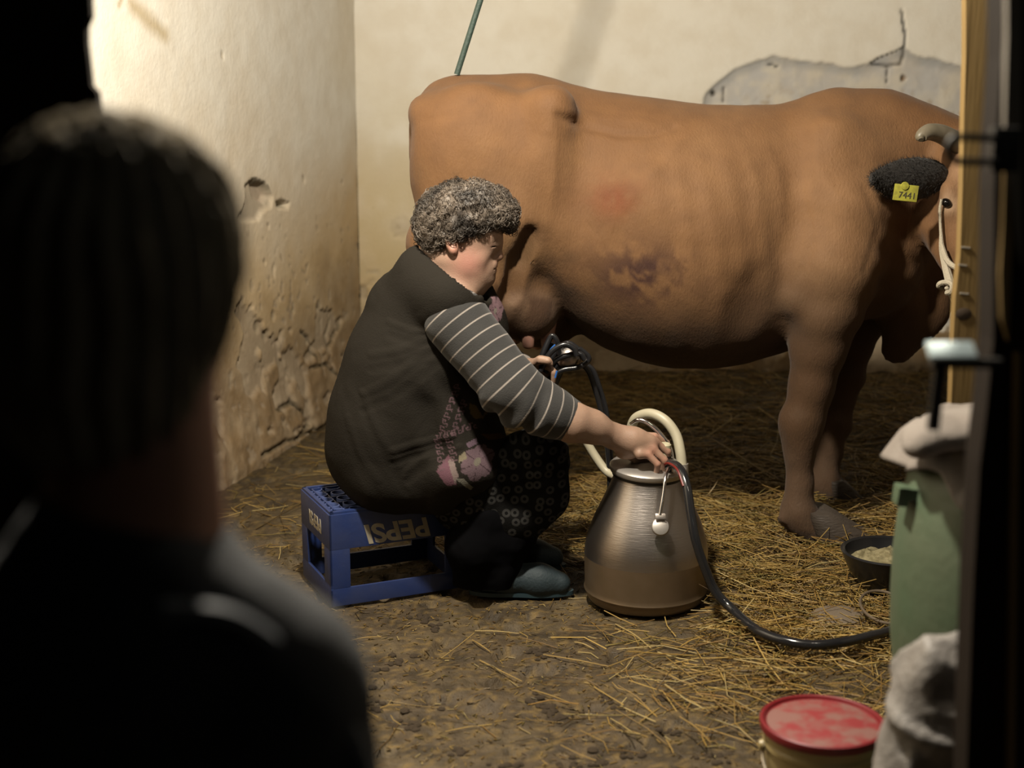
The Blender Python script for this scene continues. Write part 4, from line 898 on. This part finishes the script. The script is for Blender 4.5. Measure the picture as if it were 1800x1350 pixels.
    hme = link('hair', mesh_np('hair', V, Q, True, [hair]), root)
    mb = MB(); ids = rng.choice(len(V), 4200, replace=False)                     # curls
    for i in ids:
        p = V[i]; nn = N[i]; t = np.cross(nn, rng.normal(0, 1, 3)); t /= np.linalg.norm(t); b_ = np.cross(nn, t); R_ = rng.uniform(.004, .009); n_ = 9; th = np.linspace(0, rng.uniform(3.5, 6.5), n_)
        if p[2] < W(800, 418, YH)[2] and p[0] > W(785, 400, YH)[0]: continue
        pts = [p + nn * (R_ * .7 * (1 - math.cos(a)) - .002) + t * (R_ * math.sin(a)) + b_ * (a * .0022) for a in th]
        mb.tube(pts, [.0012 * (1 - .6 * q / n_) for q in range(n_)], 3, caps=False)
    mb.obj('curls', hair, root, kind='stuff')
    # vest
    vest = mat('knitted_vest', attr='col', rough=.9, spec=.04, bump=[(260, .0012, U), (40, .001, U)])
    vx0, vx1 = at(560, 700, YW)[0], at(915, 700, 3.75)[0]
    mx, mz0, mz1 = at(755, 700, 3.78)[0], at(755, 875, 3.78)[2], at(755, 655, 3.78)[2]
    f = Field(graded([(vx0, mx, .0055), (mx, vx1 + .03, .0027)]), lin(3.64, 4.30, .009), graded([(at(700, 975, 3.9)[2], mz0, .0055), (mz0, mz1, .0027), (mz1, at(750, 420, 3.9)[2], .0045)]))
    f.chain([W(690, 785, YW), W(700, 735, YW), W(733, 640, YW), W(752, 560, YW)], [.178, .182, .188, .172], .05, sy=1.12)
    f.ell(W(770, 500, 3.90), (.115, .15, .085), .06)
    f.chain([W(752, 478, 3.86), W(795, 520, 3.78)], [.075, .072], .05); f.chain([W(752, 478, 4.0), W(795, 520, 4.10)], [.075, .072], .05)
    f.ell(W(790, 540, 3.79), (.070, .060, .07), .04)
    f.ell(W(820, 580, 3.94), (.115, .16, .13), .06)
    f.ell(W(785, 735, YW), (.165, .20, .17), .06); f.ell(W(800, 805, 3.92), (.16, .20, .10), .05)
    f.chain([W(680, 832, 3.93), W(775, 848, 3.90)], [.090, .075], .04, sy=1.9)
    f.cone(W(797, 435, YH), W(812, 500, YH), .060, .055, .01, mode='s')            # neck opening
    nn_ = np.array([math.sin(.66), 0, math.cos(.66)]); f.box(W(787, 474, YH) + nn_ * .05, (.11, .14, .05), .02, .008, R=np.stack([np.array([math.cos(.66), 0, -math.sin(.66)]), np.array([0, 1., 0]), nn_], 1), mode='s')
    f.cone(W(830, 440, YH), W(840, 500, YH), .07, .05, .01, mode='s')
    f.cone(W(822, 592, 3.62), W(822, 592, 3.84), .077, .066, .012, mode='s')       # armhole
    V, Q = f.net(1); N = normals(V, Q)
    Qw = V * [1, 1, 1]; dr = V[:, 0] * 1.0 + V[:, 2] * .55
    V = V + N * (.006 * np.maximum(0, fbm(np.stack([V[:, 0] * .7 + V[:, 2] * .5, V[:, 1], V[:, 2] * .5 - V[:, 0] * .6], 1), 13, 3, 3)) + .010 * fbm(V, 5, 2, 31) - .003 + .007 * np.sin(dr * 70 + 3 * fbm(V, 5, 2, 12)) * sst(-.32, -.18, V[:, 0]) * sst(.36, .46, V[:, 2]) * sst(.72, .6, V[:, 2]))[:, None]
    PX = lambda px, py: W(px, py, 3.78)[[0, 2]]
    s_ = PX(1, 0)[0] - PX(0, 0)[0]
    q0 = PX(700, 700); qx = 700 + (V[:, 0] - q0[0]) / s_; qy = 700 - (V[:, 2] - q0[1]) / s_       # flat drawing scale for the knitted motif, 1 unit = 1.6 mm
    fo = np.zeros(len(V)); side = sst(0, -.25, N[:, 1])
    for pts_, a_, w_ in (([(640, 690), (700, 650), (770, 600)], .016, 13), ([(655, 620), (715, 605), (765, 585)], .012, 10), ([(690, 560), (735, 572), (768, 570)], .010, 9), ([(640, 690), (672, 770), (715, 840)], .014, 13), ([(690, 790), (730, 778), (800, 765)], .016, 10), ([(720, 830), (760, 800), (815, 790)], .011, 9), ([(755, 640), (770, 700), (775, 760)], .010, 11), ([(610, 740), (630, 800), (665, 850)], .010, 12)):
        d_ = segd(qx + 9 * fbm(V, 8, 2, 77), qy, pts_); w_ *= 1.7; fo += a_ * .8 * np.exp(-(d_ / w_) ** 2); d_ = segd(qx + 9 * fbm(V, 8, 2, 77), qy - 1.5 * w_, pts_); fo -= a_ * .6 * np.exp(-(d_ / w_) ** 2)
    V = V + N * (fo * side)[:, None]
    c = np.ones((len(V), 3)) * np.array([.028, .0245, .020])
    near = V[:, 1] < 3.90
    def motif(cond, colr, a=1.0):
        nonlocal c
        c = mixc(c, tuple(.55 * v for v in colr), cond * near * a)
    def flower(cx, cy, r, n, colr, core, rot=0, sq=1.0):
        dx, dy = qx - cx, (qy - cy) / sq; rr = np.hypot(dx, dy); th = np.arctan2(dy, dx) + rot; lim = r * (.80 + .2 * np.abs(np.cos(n * th / 2)))
        motif(rr < lim, colr); motif((rr < lim) & (np.abs(np.sin(n * th / 2)) < .12) & (rr > r * .2), (.10, .065, .075)); motif(rr < r * .2, core)
    flower(843, 820, 29, 6, (.26, .175, .20), (.34, .30, .24), .3, .95)
    P_ = np.stack([qx, qy], 1)
    def poly(pts, colr, a=1.0): motif(inpoly(qx, qy, pts), colr, a)
    poly([(775, 830), (795, 805), (808, 850), (792, 853)], (.30, .15, .19)); poly([(793, 815), (803, 812), (812, 838), (806, 850)], (.42, .32, .30)); poly([(808, 842), (818, 840), (836, 856), (832, 862)], (.36, .34, .28))
    poly([(822, 785), (840, 778), (842, 790), (828, 795)], (.28, .19, .24)); poly([(812, 808), (822, 800), (826, 812), (812, 818)], (.38, .32, .22)); poly([(845, 770), (880, 778), (890, 792), (860, 786)], (.15, .085, .03)); poly([(826, 712), (838, 718), (852, 742), (838, 742), (828, 732)], (.20, .14, .055)); poly([(850, 742), (856, 722), (868, 714), (862, 732)], (.20, .14, .055))
    for x0, y0, x1, y1 in ((806, 672, 780, 760), (818, 705, 800, 765), (772, 770, 785, 830), (792, 770, 805, 815), (770, 765, 840, 752)):           # Greek key bands
        L = math.hypot(x1 - x0, y1 - y0); ux, uy = (x1 - x0) / L, (y1 - y0) / L; u = (qx - x0) * ux + (qy - y0) * uy; v = -(qx - x0) * uy + (qy - y0) * ux
        ph = (u % 13) / 13; i = (u > 0) & (u < L) & (np.abs(v) < 6)
        key = i & ((np.abs(np.abs(v) - 5) < 1.1) & ((ph < .6) == (v > 0)) | (np.abs(ph - .05) < .09) & (v > -1) | (np.abs(ph - .6) < .09) & (v < 5) | (np.abs(v) < 1.1) & (ph > .05) & (ph < .35))
        motif(key, (.26, .16, .18), .9)
    flower(872, 545, 16, 5, (.40, .25, .28), (.4, .35, .3), .2, 1.3)
    # neckline and armhole binding
    dn = np.hypot(V[:, 0] - W(822, 592, 3.7)[0], V[:, 2] - W(822, 592, 3.7)[2]); c = mixc(c, (.012, .018, .04), (dn < .083) * (V[:, 1] < 3.80))
    link('vest', mesh_np('vest', V, Q, True, [vest], c), root, label='dark knitted vest with mauve flowers and key-pattern bands')
    # striped sleeves
    sleeve = mat('striped_sleeve', (.085, .078, .072), .9, sheen=.1, bump=[(300, .0012, U)])
    nt = sleeve.node_tree; b = nt.nodes['Principled BSDF']; at_ = nt.nodes.new('ShaderNodeAttribute'); at_.attribute_name = 'along'
    md = nt.nodes.new('ShaderNodeMath'); md.operation = 'PINGPONG'; md.inputs[1].default_value = .5; nt.links.new(at_.outputs['Fac'], md.inputs[0])
    cr_ = nt.nodes.new('ShaderNodeValToRGB'); e_ = cr_.color_ramp.elements; e_[0].position = 0; e_[0].color = (.24, .21, .185, 1); e_[1].position = .07; e_[1].color = (.021, .020, .019, 1); cr_.color_ramp.elements.new(.045).color = (.20, .175, .155, 1)
    nt.links.new(md.outputs[0], cr_.inputs[0]); nt.links.new(cr_.outputs[0], b.inputs['Base Color'])
    def make_sleeve(pts, rs, step, lab, cut=None):
        P0 = np.array(pts); lo, hi = P0.min(0) - .11, P0.max(0) + .11
        f = Field(lin(lo[0], hi[0], .005), lin(lo[1], hi[1], .006), lin(lo[2], hi[2], .005)); f.chain(pts, rs, .035)
        e, g_ = np.array(pts[-1]), np.array(pts[-2]); ax = (e - g_) / np.linalg.norm(e - g_); cc = e + ax * .16
        T0 = np.cross(ax, (0, 1, 0)); T0 /= np.linalg.norm(T0); R_ = np.stack([ax, T0, np.cross(ax, T0)], 1)
        f.box(cc, (.16, .2, .2), .003, .004, R=R_, mode='s')
        V, Q = f.net(1); N = normals(V, Q)
        seg = np.zeros(len(V)); best = np.full(len(V), 9.); acc = 0
        SP, SR = catmull(P0, np.array(rs), 10)
        cum = np.r_[0, np.cumsum(np.linalg.norm(np.diff(SP, axis=0), axis=1))]
        TT = np.gradient(SP, axis=0); TT /= np.linalg.norm(TT, axis=1)[:, None]
        D = ((V[:, None, :] - SP[None]) ** 2).sum(2); ws = np.exp(-D / .0012); ws /= ws.sum(1)[:, None] + 1e-30
        proj = cum[None] + ((V[:, None, :] - SP[None]) * TT[None]).sum(2); al = (ws * proj).sum(1); al = np.where(np.isfinite(al) & (ws.sum(1) > .5), al, cum[np.argmin(D, 1)])
        el = cum[10] if len(pts) > 3 else cum[len(cum) // 2]
        wr = np.sin(al * 95 + 5 * fbm(V, 7, 2, 2)) * np.exp(-((al - el) / .07) ** 2) * sst(.08, -.06, (V - np.array(pts[1]))[:, 2] + .02)
        V = V + N * (.013 * wr + .004 * fbm(V, 14, 2, 6))[:, None]
        return link('sleeve', mesh_np('sleeve', V, Q, True, [sleeve], attrs={'along': (cum[-1] - al) / step}), root, label=lab)
    make_sleeve([W(802, 563, 3.772), W(905, 690, 3.705), W(960, 722, 3.712), W(1008, 742, 3.73)], [.088, .078, .066, .058], .0355, 'charcoal sleeve with thin pale stripes')
    make_sleeve([W(805, 560, 4.10), W(862, 642, 4.18), W(890, 650, 4.12), W(918, 652, 4.04)], [.08, .072, .06, .052], .0305, 'charcoal sleeve with thin pale stripes')
    # skirt with ring print, trousers
    skirt = mat('ring_print_skirt', (.016, .014, .014), .85, bump=[(200, .001, U)], spec=.04)
    nt = skirt.node_tree; b = nt.nodes['Principled BSDF']; tc = nt.nodes['Texture Coordinate']; vo = nt.nodes.new('ShaderNodeTexVoronoi'); vo.inputs['Scale'].default_value = 30; vo.inputs['Randomness'].default_value = .55
    vo.voronoi_dimensions = '2D'; sx_ = nt.nodes.new('ShaderNodeSeparateXYZ'); cx_ = nt.nodes.new('ShaderNodeCombineXYZ'); nt.links.new(tc.outputs['Object'], sx_.inputs[0]); nt.links.new(sx_.outputs['X'], cx_.inputs['X']); nt.links.new(sx_.outputs['Z'], cx_.inputs['Y']); nt.links.new(cx_.outputs[0], vo.inputs['Vector'])
    rp = nt.nodes.new('ShaderNodeValToRGB'); E = rp.color_ramp.elements; E[0].position = 0; E[0].color = (.006, .006, .006, 1); E[1].position = .13; E[1].color = (.006, .006, .006, 1)
    for p_, v_ in ((.16, .035), (.33, .03), (.38, .006)): E.new(p_).color = (v_, v_ * .97, v_ * .93, 1)
    nt.links.new(vo.outputs['Distance'], rp.inputs[0]); nt.links.new(rp.outputs[0], b.inputs['Base Color'])
    f = Field(lin(at(600, 850, 4)[0], at(1030, 850, 3.8)[0], .0055), lin(3.68, 4.28, .008), lin(at(900, 985, 3.8)[2], at(900, 720, 3.9)[2], .0055))
    for y, dx in ((3.87, 0), (4.09, -12)):
        f.chain([W(740 + dx, 845, y), W(830 + dx, 840, y), W(945 + dx, 808, y)], [.085, .095, .080], .05)
        f.chain([W(945 + dx, 808, y), W(950 + dx, 870, y), W(905 + dx, 915, y)], [.080, .070, .062], .05)
        f.chain([W(825 + dx, 885, y), W(905 + dx, 900, y)], [.085, .085], .05)
    f.box(W(850, 870, 3.98), (.12, .12, .06), .03, .05)
    V, Q = f.net(1); N = normals(V, Q)
    kn_ = W(960, 790, 3.80); rad = np.hypot(V[:, 0] - W(905, 700, 3.8)[0], V[:, 2] - W(905, 700, 3.8)[2])
    V = V + N * (.005 * np.sin(rad * 150 + 3 * fbm(V, 6, 2, 2)) * sst(.16, .02, np.linalg.norm(V - kn_, axis=1)) + .006 * fbm(V, 10, 3, 2))[:, None]
    link('skirt', mesh_np('skirt', V, Q, True, [skirt]), root, label='black skirt printed with small grey rings')
    trouser = mat('black_trousers', (.005, .005, .006), .9, spec=.03)
    f = Field(lin(at(730, 850, 4)[0] - .05, at(1000, 850, 3.8)[0], .007), lin(3.74, 4.25, .008), lin(.03, .5, .007))
    for y, dx in ((3.87, 0), (4.10, -15)): f.chain([W(930 + dx, 830, y), W(895 + dx, 930, y), W(868 + dx, 1005, y), W(866 + dx, 1022, y)], [.078, .078, .066, .062], .03)
    f.chain([W(850, 900, 3.845), W(835, 960, 3.845), W(828, 1018, 3.86)], [.078, .075, .052], .04)
    V, Q = f.net(1); V = V + normals(V, Q) * (.008 * fbm(V, 14, 3, 2))[:, None]
    link('trousers', mesh_np('trousers', V, Q, True, [trouser]), root)
    shoe = mat('teal_slipper', (.018, .036, .045), .7, bump=[(120, .0015, U)]); sole = mat('slipper_sole', (.020, .05, .065), .6)
    for y, dx, lab in ((3.875, 0, None), (4.10, -12, None)):
        a = W(845 + dx, 1050, y); b_ = W(985 + dx, 1046, y); z = .012
        f = Field(lin(a[0] - .06, b_[0] + .07, .005), lin(y - .08, y + .08, .005), lin(-.01, .14, .005))
        f.chain([(a[0], y, .045), (a[0] + .07, y, .05), (b_[0] - .06, y - .005, .042), (b_[0] - .005, y - .008, .034)], [.040, .044, .044, .034], .03, sy=.95)
        f.ell((a[0] + .045, y, .115), (.06, .032, .045), .012, mode='s')
        f.box(((a[0] + b_[0]) / 2, y, -.03), (.3, .2, .035), .002, .003, mode='s')
        V, Q = f.net(1); sh = link('slipper', mesh_np('slipper', V, Q, True, [shoe]), root)
        mb = MB(); n = 40; R0 = []
        for z_ in (.002, .014):
            for i in range(n):
                t = 2 * math.pi * i / n; x = math.cos(t); R0.append(((a[0] + b_[0]) / 2 + .002 + x * ((b_[0] - a[0]) / 2 + .036), y - .004 + math.sin(t) * (.043 - .005 * (1 - x) / 2 - .008 * math.exp(-((x + .1) / .3) ** 2)), z_))
        mb.add(R0, [(i, (i + 1) % n, n + (i + 1) % n, n + i) for i in range(n)] + [tuple(range(n)), tuple(range(n, 2 * n))]); mb.obj('sole', sole, sh)
    return root
woman = build_woman()

# ---------------------------------------------------------------- onlooker in the passage, seen from behind, out of focus
def build_viewer():
    y0 = 1.10; W = lambda px, py, Y=y0: at(px, py, Y)
    hc = W(205, 490); root = empty('person', (hc[0], y0, -.02), label='onlooker in the left foreground seen from behind, short fair hair, dark jacket', cat='person')
    hx, hy = hc[0], y0
    skin = mat('onlooker_skin', (.42, .20, .13), .6, sss=.2)
    f = Field(lin(hx - .34, hx + .34, .008), lin(y0 - .22, y0 + .22, .008), lin(-.02, 1.56, .008))
    f.ell((hx, hy + .01, hc[2] - .005), (.074, .092, .105), .03); f.ell((hx + .015, hy + .06, hc[2] - .055), (.055, .055, .07), .03)
    f.cone((hx + .02, hy + .118, hc[2] - .02), (hx + .022, hy + .128, hc[2] - .045), .010, .014, .012)
    f.ell((hx + .022, hy + .105, hc[2] - .085), (.028, .02, .012), .012); f.ell((hx + .02, hy + .10, hc[2] - .115), (.03, .025, .02), .02)
    for s in (-1, 1):
        f.ell((hx + s * .077, hy + .012, hc[2] - .025), (.010, .020, .033), .006, R=rotz(-s * .4)); f.ell((hx + s * .035 + .02, hy + .098, hc[2] - .012), (.016, .012, .011), .008, mode='s'); f.ell((hx + s * .033 + .02, hy + .093, hc[2] - .012), (.013, .012, .01), .004)
    f.chain([(hx + .01, hy - .015, hc[2] - .09), (hx + .01, hy - .03, hc[2] - .22)], [.066, .074], .03)
    sh = hc[2] - .305
    f.chain([(hx - .10, hy - .03, sh - .02), (hx + .09, hy - .03, sh - .02)], [.055, .055], .04); f.chain([(hx, hy - .03, sh - .06), (hx, hy - .02, sh - .42)], [.11, .10], .07, sy=.8)
    for s in (-1, 1):
        f.chain([(hx + s * .11, hy - .03, sh - .04), (hx + s * .155, hy - .03, sh - .28), (hx + s * .185, hy + .05, sh - .52), (hx + s * .185, hy + .06, sh - .56)], [.05, .04, .027, .028], .03)
        for i in range(4): f.chain([(hx + s * .185, hy + .035 + i * .018, sh - .58), (hx + s * .18, hy + .04 + i * .018, sh - .63), (hx + s * .165, hy + .042 + i * .018, sh - .66 + .006 * abs(i - 1.5))], [.011, .009, .007], .005)
        f.chain([(hx + s * .18, hy + .09, sh - .56), (hx + s * .17, hy + .105, sh - .60)], [.012, .009], .008)
        f.chain([(hx + s * .09, hy - .01, sh - .48), (hx + s * .095, hy, .45), (hx + s * .095, hy - .02, .07)], [.085, .055, .038], .04); f.chain([(hx + s * .095, hy - .02, .04), (hx + s * .10, hy + .12, .025)], [.035, .03], .02)
    V, Q = f.net(1); link('body', mesh_np('body', V, Q, True, [skin]), root)
    hair = mat('fair_hair', (.22, .18, .12), .9, spec=.1, bump=[(60, .006, (1, 1, .25))], var=(9, .8, (.30, .26, .20), .12))
    f = Field(lin(hx - .16, hx + .16, .006), lin(y0 - .16, y0 + .16, .006), lin(hc[2] - .19, hc[2] + .15, .006))
    f.ell((hx, hy - .005, hc[2] + .015), (.098, .112, .112), .02); f.ell((hx - .005, hy - .055, hc[2] - .06), (.074, .055, .085), .03)
    f.ell((hx + .03, hy + .11, hc[2] - .055), (.075, .06, .09), .02, mode='s')
    for s in (-1, 1): f.ell((hx + s * .088, hy + .02, hc[2] - .04), (.022, .03, .036), .015, mode='s')
    V, Q = f.net(1); N = normals(V, Q); a = np.arctan2(V[:, 0] - hx, V[:, 1] - hy + .02); V = V + N * (.006 * np.sin(a * 22 + 4 * fbm(V, 9, 2, 3)) + .006 * fbm(V, 22, 3, 2))[:, None]
    link('hair', mesh_np('hair', V, Q, True, [hair]), root)
    jk = mat('dark_jacket', (.008, .010, .013), .85, sheen=.05, bump=[(200, .001, U)])
    f = Field(lin(hx - .38, hx + .38, .009), lin(y0 - .24, y0 + .24, .009), lin(sh - .62, sh + .17, .009))
    f.chain([(hx - .11, hy - .03, sh - .02), (hx + .10, hy - .03, sh - .02)], [.080, .080], .06); f.chain([(hx, hy - .04, sh + .03), (hx, hy - .03, sh - .50)], [.105, .145], .08, sy=.85)
    f.chain([(hx, hy - .035, sh + .09), (hx, hy - .04, sh + .02)], [.078, .10], .03)
    for s in (-1, 1):
        f.chain([(hx + s * .12, hy - .03, sh - .04), (hx + s * .155, hy - .03, sh - .28), (hx + s * .185, hy + .045, sh - .52)], [.072, .066, .047], .04)
    V, Q = f.net(1); V = V + normals(V, Q) * (.008 * fbm(V, 11, 3, 2))[:, None]; link('jacket', mesh_np('jacket', V, Q, True, [jk]), root)
    rim_grey = mat('rim_light_grey', (.16, .17, .19), .6)  # pale grey tube stands in for light catching the sleeve edge
    mb = MB(); mb.tube([(hx + .05, hy - .11, sh + .075), (hx + .10, hy - .10, sh + .065), (hx + .14, hy - .075, sh + .02), (hx + .175, hy - .065, sh - .03), (hx + .20, hy - .065, sh - .11), (hx + .215, hy - .06, sh - .22)], .008, 8, smooth=5); mb.obj('rim_light_strip', rim_grey, root, label='grey strip of painted rim light along the right shoulder and sleeve')
    tr = mat('onlooker_trousers', (.010, .011, .015), .9)
    f = Field(lin(hx - .24, hx + .24, .010), lin(y0 - .2, y0 + .2, .010), lin(.04, sh - .38, .010))
    f.ell((hx, hy - .02, sh - .50), (.165, .12, .10), .05)
    for s in (-1, 1): f.chain([(hx + s * .09, hy - .01, sh - .52), (hx + s * .098, hy, .45), (hx + s * .098, hy - .02, .08)], [.11, .078, .065], .04)
    V, Q = f.net(1); link('trousers', mesh_np('trousers', V, Q, True, [tr]), root)
    for s in (-1, 1):
        f = Field(lin(hx + s * .1 - .07, hx + s * .1 + .07, .007), lin(y0 - .1, y0 + .22, .007), lin(-.03, .12, .007)); f.chain([(hx + s * .097, hy - .03, .035), (hx + s * .10, hy + .12, .022)], [.05, .042], .02)
        f.box((hx + s * .1, hy, -.06), (.2, .3, .042), .002, .003, mode='s'); V, Q = f.net(1); link('shoe', mesh_np('shoe', V, Q, True, [tr]), root)
    return root
viewer = build_viewer()
# ---------------------------------------------------------------- straw bedding and litter
def straws(P, L, az, el, wd, bend, segs=2):
    n = len(P); d = np.stack([np.cos(az) * np.cos(el), np.sin(az) * np.cos(el), np.sin(el)], 1)
    s = np.stack([-np.sin(az), np.cos(az), 0 * az], 1); u = np.cross(d, s); V = []
    for k in range(segs + 1):
        t = k / segs; c = P + d * (L * (t - .5))[:, None] + s * (bend * L * (t - .5) ** 2 * 4)[:, None] - np.array([0, 0, 1]) * (np.abs(bend) * L * .4 * (t - .5) ** 2 * 2)[:, None]
        for a in (0, 2.094, 4.189): V.append(c + (s * math.cos(a) + u * math.sin(a)) * wd[:, None])
    V = np.stack(V, 1); F = []
    for k in range(segs):
        for j in range(3): F.append((k * 3 + j, k * 3 + (j + 1) % 3, (k + 1) * 3 + (j + 1) % 3, (k + 1) * 3 + j))
    F = np.array(F); m_ = (segs + 1) * 3
    return V.reshape(-1, 3), (F[None] + (np.arange(n) * m_)[:, None, None]).reshape(-1, 4)
def straw_col(n, dark=0.):
    base = np.array([[.46, .29, .075], [.58, .39, .12], [.32, .18, .045], [.27, .20, .055], [.68, .52, .22], [.16, .095, .03]]); w_ = np.array([.3, .2, .2, .12, .07, .11 + dark]); w_ /= w_.sum()
    return base[rng.choice(6, n, p=w_)] * rng.uniform(.7, 1.15, (n, 1))
keep = [(BC[0], BC[1], .20), (at(1425, 950, 4.3)[0], 4.29, .05), (GB[0], GB[1], .27), (at(1562, 968, 3.85)[0], 3.85, .11)]
def scatter(n, x0, x1, y0, y1, dens, thick, Lr, name, label, cat, wd=(.0009, .0019)):
    x = rng.uniform(x0, x1, n); y = rng.uniform(y0, y1, n); k = rng.uniform(0, 1, n) < dens(x, y)
    for cx, cy, r in keep: k &= np.hypot(x - cx, y - cy) > r
    u = (np.stack([x, y], 1) - CR_A[:2]) @ np.stack([FX[:2], FY[:2]], 1); k &= ~((u[:, 0] > -.03) & (u[:, 0] < CW + .03) & (u[:, 1] > -.03) & (u[:, 1] < CDp + .03))
    k &= (x > CORN[0] + (6.5 - y) * -.26 + .13) & (y < 6.33)
    k &= np.hypot(x - c0b[0], y - 2.6) > .13
    x, y = x[k], y[k]; n = len(x); L = rng.uniform(*Lr, n) * rng.choice([.5, 1, 1.3], n); el = rng.normal(0, .16, n); az = rng.normal(-.25, .75, n) + 1.3 * fbm(np.stack([x, y, 0 * x], -1), 3, 2, 73) + rng.choice([0, math.pi], n)
    z = floor_h(x, y) + .003 + np.abs(np.sin(el)) * L * .35 + rng.uniform(0, 1, n) ** 2 * thick(x, y)
    V, F = straws(np.stack([x, y, z], 1), L, az, el, rng.uniform(*wd, n), rng.normal(0, .12, n))
    c = np.repeat(straw_col(n), 9, 0)
    return link(name, mesh_np(name, V, F, True, [M['straw']], c), label=label, cat=cat, kind='stuff')
c0b = at(1446, 1268, 2.60)
scatter(60000, -1.2, 2.3, 2.9, 6.45, lambda x, y: straw_mask(x, y) ** 1.5 * np.where(y > 5.2, .55, 1) * (.35 + .65 * sst(-.35, .15, fbm(np.stack([x, y, 0 * x], -1), 9, 3, 72))), lambda x, y: .028 * straw_mask(x, y), (.06, .20), 'straw_bedding', 'deep yellow straw bedding spread under and around the cow', 'straw')
scatter(9000, -1.4, 1.3, 2.0, 6.3, lambda x, y: (1 - straw_mask(x, y)) * (.04 + .22 * sst(.15, .5, fbm(np.stack([x, y, 0 * x], -1), 2.4, 3, 71)) + .22 * sst(3.9, 4.4, y)), lambda x, y: .004 + 0 * x, (.03, .14), 'straw_litter', 'thin scattered straw on the bare muddy floor in the foreground', 'straw', (.0009, .0019))
# chaff and clods trodden into the mud
n = 9000; x = rng.uniform(-1.2, 1.2, n); y = rng.uniform(2.0, 4.4, n); k = rng.uniform(0, 1, n) > straw_mask(x, y) * .7
x, y = x[k], y[k]; n = len(x); L = rng.uniform(.006, .02, n)
V, F = straws(np.stack([x, y, floor_h(x, y) + .002], 1), L, rng.uniform(0, 6.28, n), rng.normal(0, .2, n), rng.uniform(.0007, .002, n), 0 * x, 1)
link('chaff', mesh_np('chaff', V, F, True, [M['straw']], np.repeat(straw_col(n, .2) * .6, 6, 0)), label='small chaff bits trodden into the brown mud', cat='chaff', kind='stuff')
M['dung'] = mat('dark_clods', (.045, .028, .012), .95, bump=[(90, .003, U)])
mb = MB(); V0 = [(math.cos(a) * math.cos(b), math.sin(a) * math.cos(b), math.sin(b)) for b in (-.9, 0, .9) for a in np.linspace(0, 2 * math.pi, 7, endpoint=False)] + [(0, 0, -1), (0, 0, 1)]
F0 = [(i * 7 + j, i * 7 + (j + 1) % 7, (i + 1) * 7 + (j + 1) % 7, (i + 1) * 7 + j) for i in range(2) for j in range(7)] + [(21, (j + 1) % 7, j) for j in range(7)] + [(22, 14 + j, 14 + (j + 1) % 7) for j in range(7)]
spots = [(735, 1075), (745, 1082), (765, 1098), (935, 1140), (950, 1145), (725, 1260), (765, 1235), (715, 1268), (955, 1235), (945, 1228), (980, 1255), (815, 1312), (890, 1340), (1060, 1230), (1170, 1225), (1180, 1287), (1110, 1325), (1265, 1335), (1245, 1210), (1310, 1145), (660, 1240), (655, 1200), (1050, 1330), (1005, 1335), (1270, 1330), (705, 1150), (690, 1165)]
for px, py in spots:
    c = on_floor(px, py, 0)
    for i in range(6):
        p = c + np.array([rng.normal(0, .017), rng.normal(0, .017), 0]); p[2] = float(floor_h(p[0], p[1])) + .002; s_ = rng.uniform(.004, .010) * np.array([1.4, 1.3, .55])
        mb.add(np.array(V0) * s_ * rng.uniform(.75, 1.2, (23, 1)) + p, F0)
mb.obj('dung_clods', M['dung'], label='dark dung clods scattered over the bare mud', cat='dung', kind='stuff')
# loose stalks one could pick up
ls = [((843, 1150), (918, 1173)), ((935, 1202), (1005, 1222)), ((835, 1100), (912, 1104)), ((955, 1140), (1070, 1165)), ((1070, 1165), (1170, 1130)), ((1082, 1090), (1145, 1135)), ((600, 1120), (670, 1108)), ((1195, 1252), (1250, 1308)), ((1010, 1120), (1045, 1132)), ((830, 1115), (862, 1135)), ((1200, 1190), (1340, 1182)), ((1290, 1160), (1400, 1190)), ((1235, 880), (1262, 845)), ((1465, 925), (1512, 885)), ((1505, 885), (1530, 830)), ((1495, 875), (1478, 832)), ((1250, 690 + 80), (1370, 850)), ((1600, 1170), (1540, 1160)), ((1310, 955), (1400, 980)), ((1300, 1000), (1330, 1030))]
for i, (a, b) in enumerate(ls):
    A, B = [on_floor(p[0], p[1], .012 if straw_mask(*on_floor(*p)[:2]) < .3 else .045) for p in (a, b)]
    for q in (A, B): q[2] = float(floor_h(q[0], q[1])) + (.006 if straw_mask(q[0], q[1]) < .3 else .04)
    if i in (13, 14, 15, 12):
        A = on_floor(*a, .03); B = at(b[0], b[1], A[1] + .02)
    if i == 16: B = on_floor(*b, .06); A = at(a[0], a[1], B[1] + .25)
    mid = (A + B) / 2 + (0, 0, .004); m_ = MB(); m_.tube([A, mid + rng.normal(0, .003, 3) * (1, 1, .3), B], [.0015, .0018, .0012], 6, smooth=4)
    cc = M.setdefault('stalk%d' % (i % 3), mat('straw_stalk', [(.45, .30, .10), (.38, .25, .08), (.52, .38, .15)][i % 3], .45))
    mud = straw_mask(A[0], A[1]) < .3
    m_.obj('straw_stalk', cc, label='loose pale straw stalk lying on the bare mud' if mud else 'long pale straw stalk standing out on the bedding', cat='straw stalk', group='loose stalks on the mud' if mud else 'long stalks on the bedding')
# lamp fitting on the ceiling above the doorway
mb = MB(); mb.lathe([(0, .05), (.02, .05), (.02, .0), (.035, -.01), (.035, -.03), (0, -.03)], (LAMP[0], LAMP[1], LAMP[2] + .14), 20); mb.tube([(LAMP[0], LAMP[1], LAMP[2] + .18), (LAMP[0], LAMP[1], WALL_H + .01)], .004, 6)
mb.obj('lamp_holder', M['iron'], label='bare lamp holder hanging from the ceiling above the muddy floor', cat='lamp')
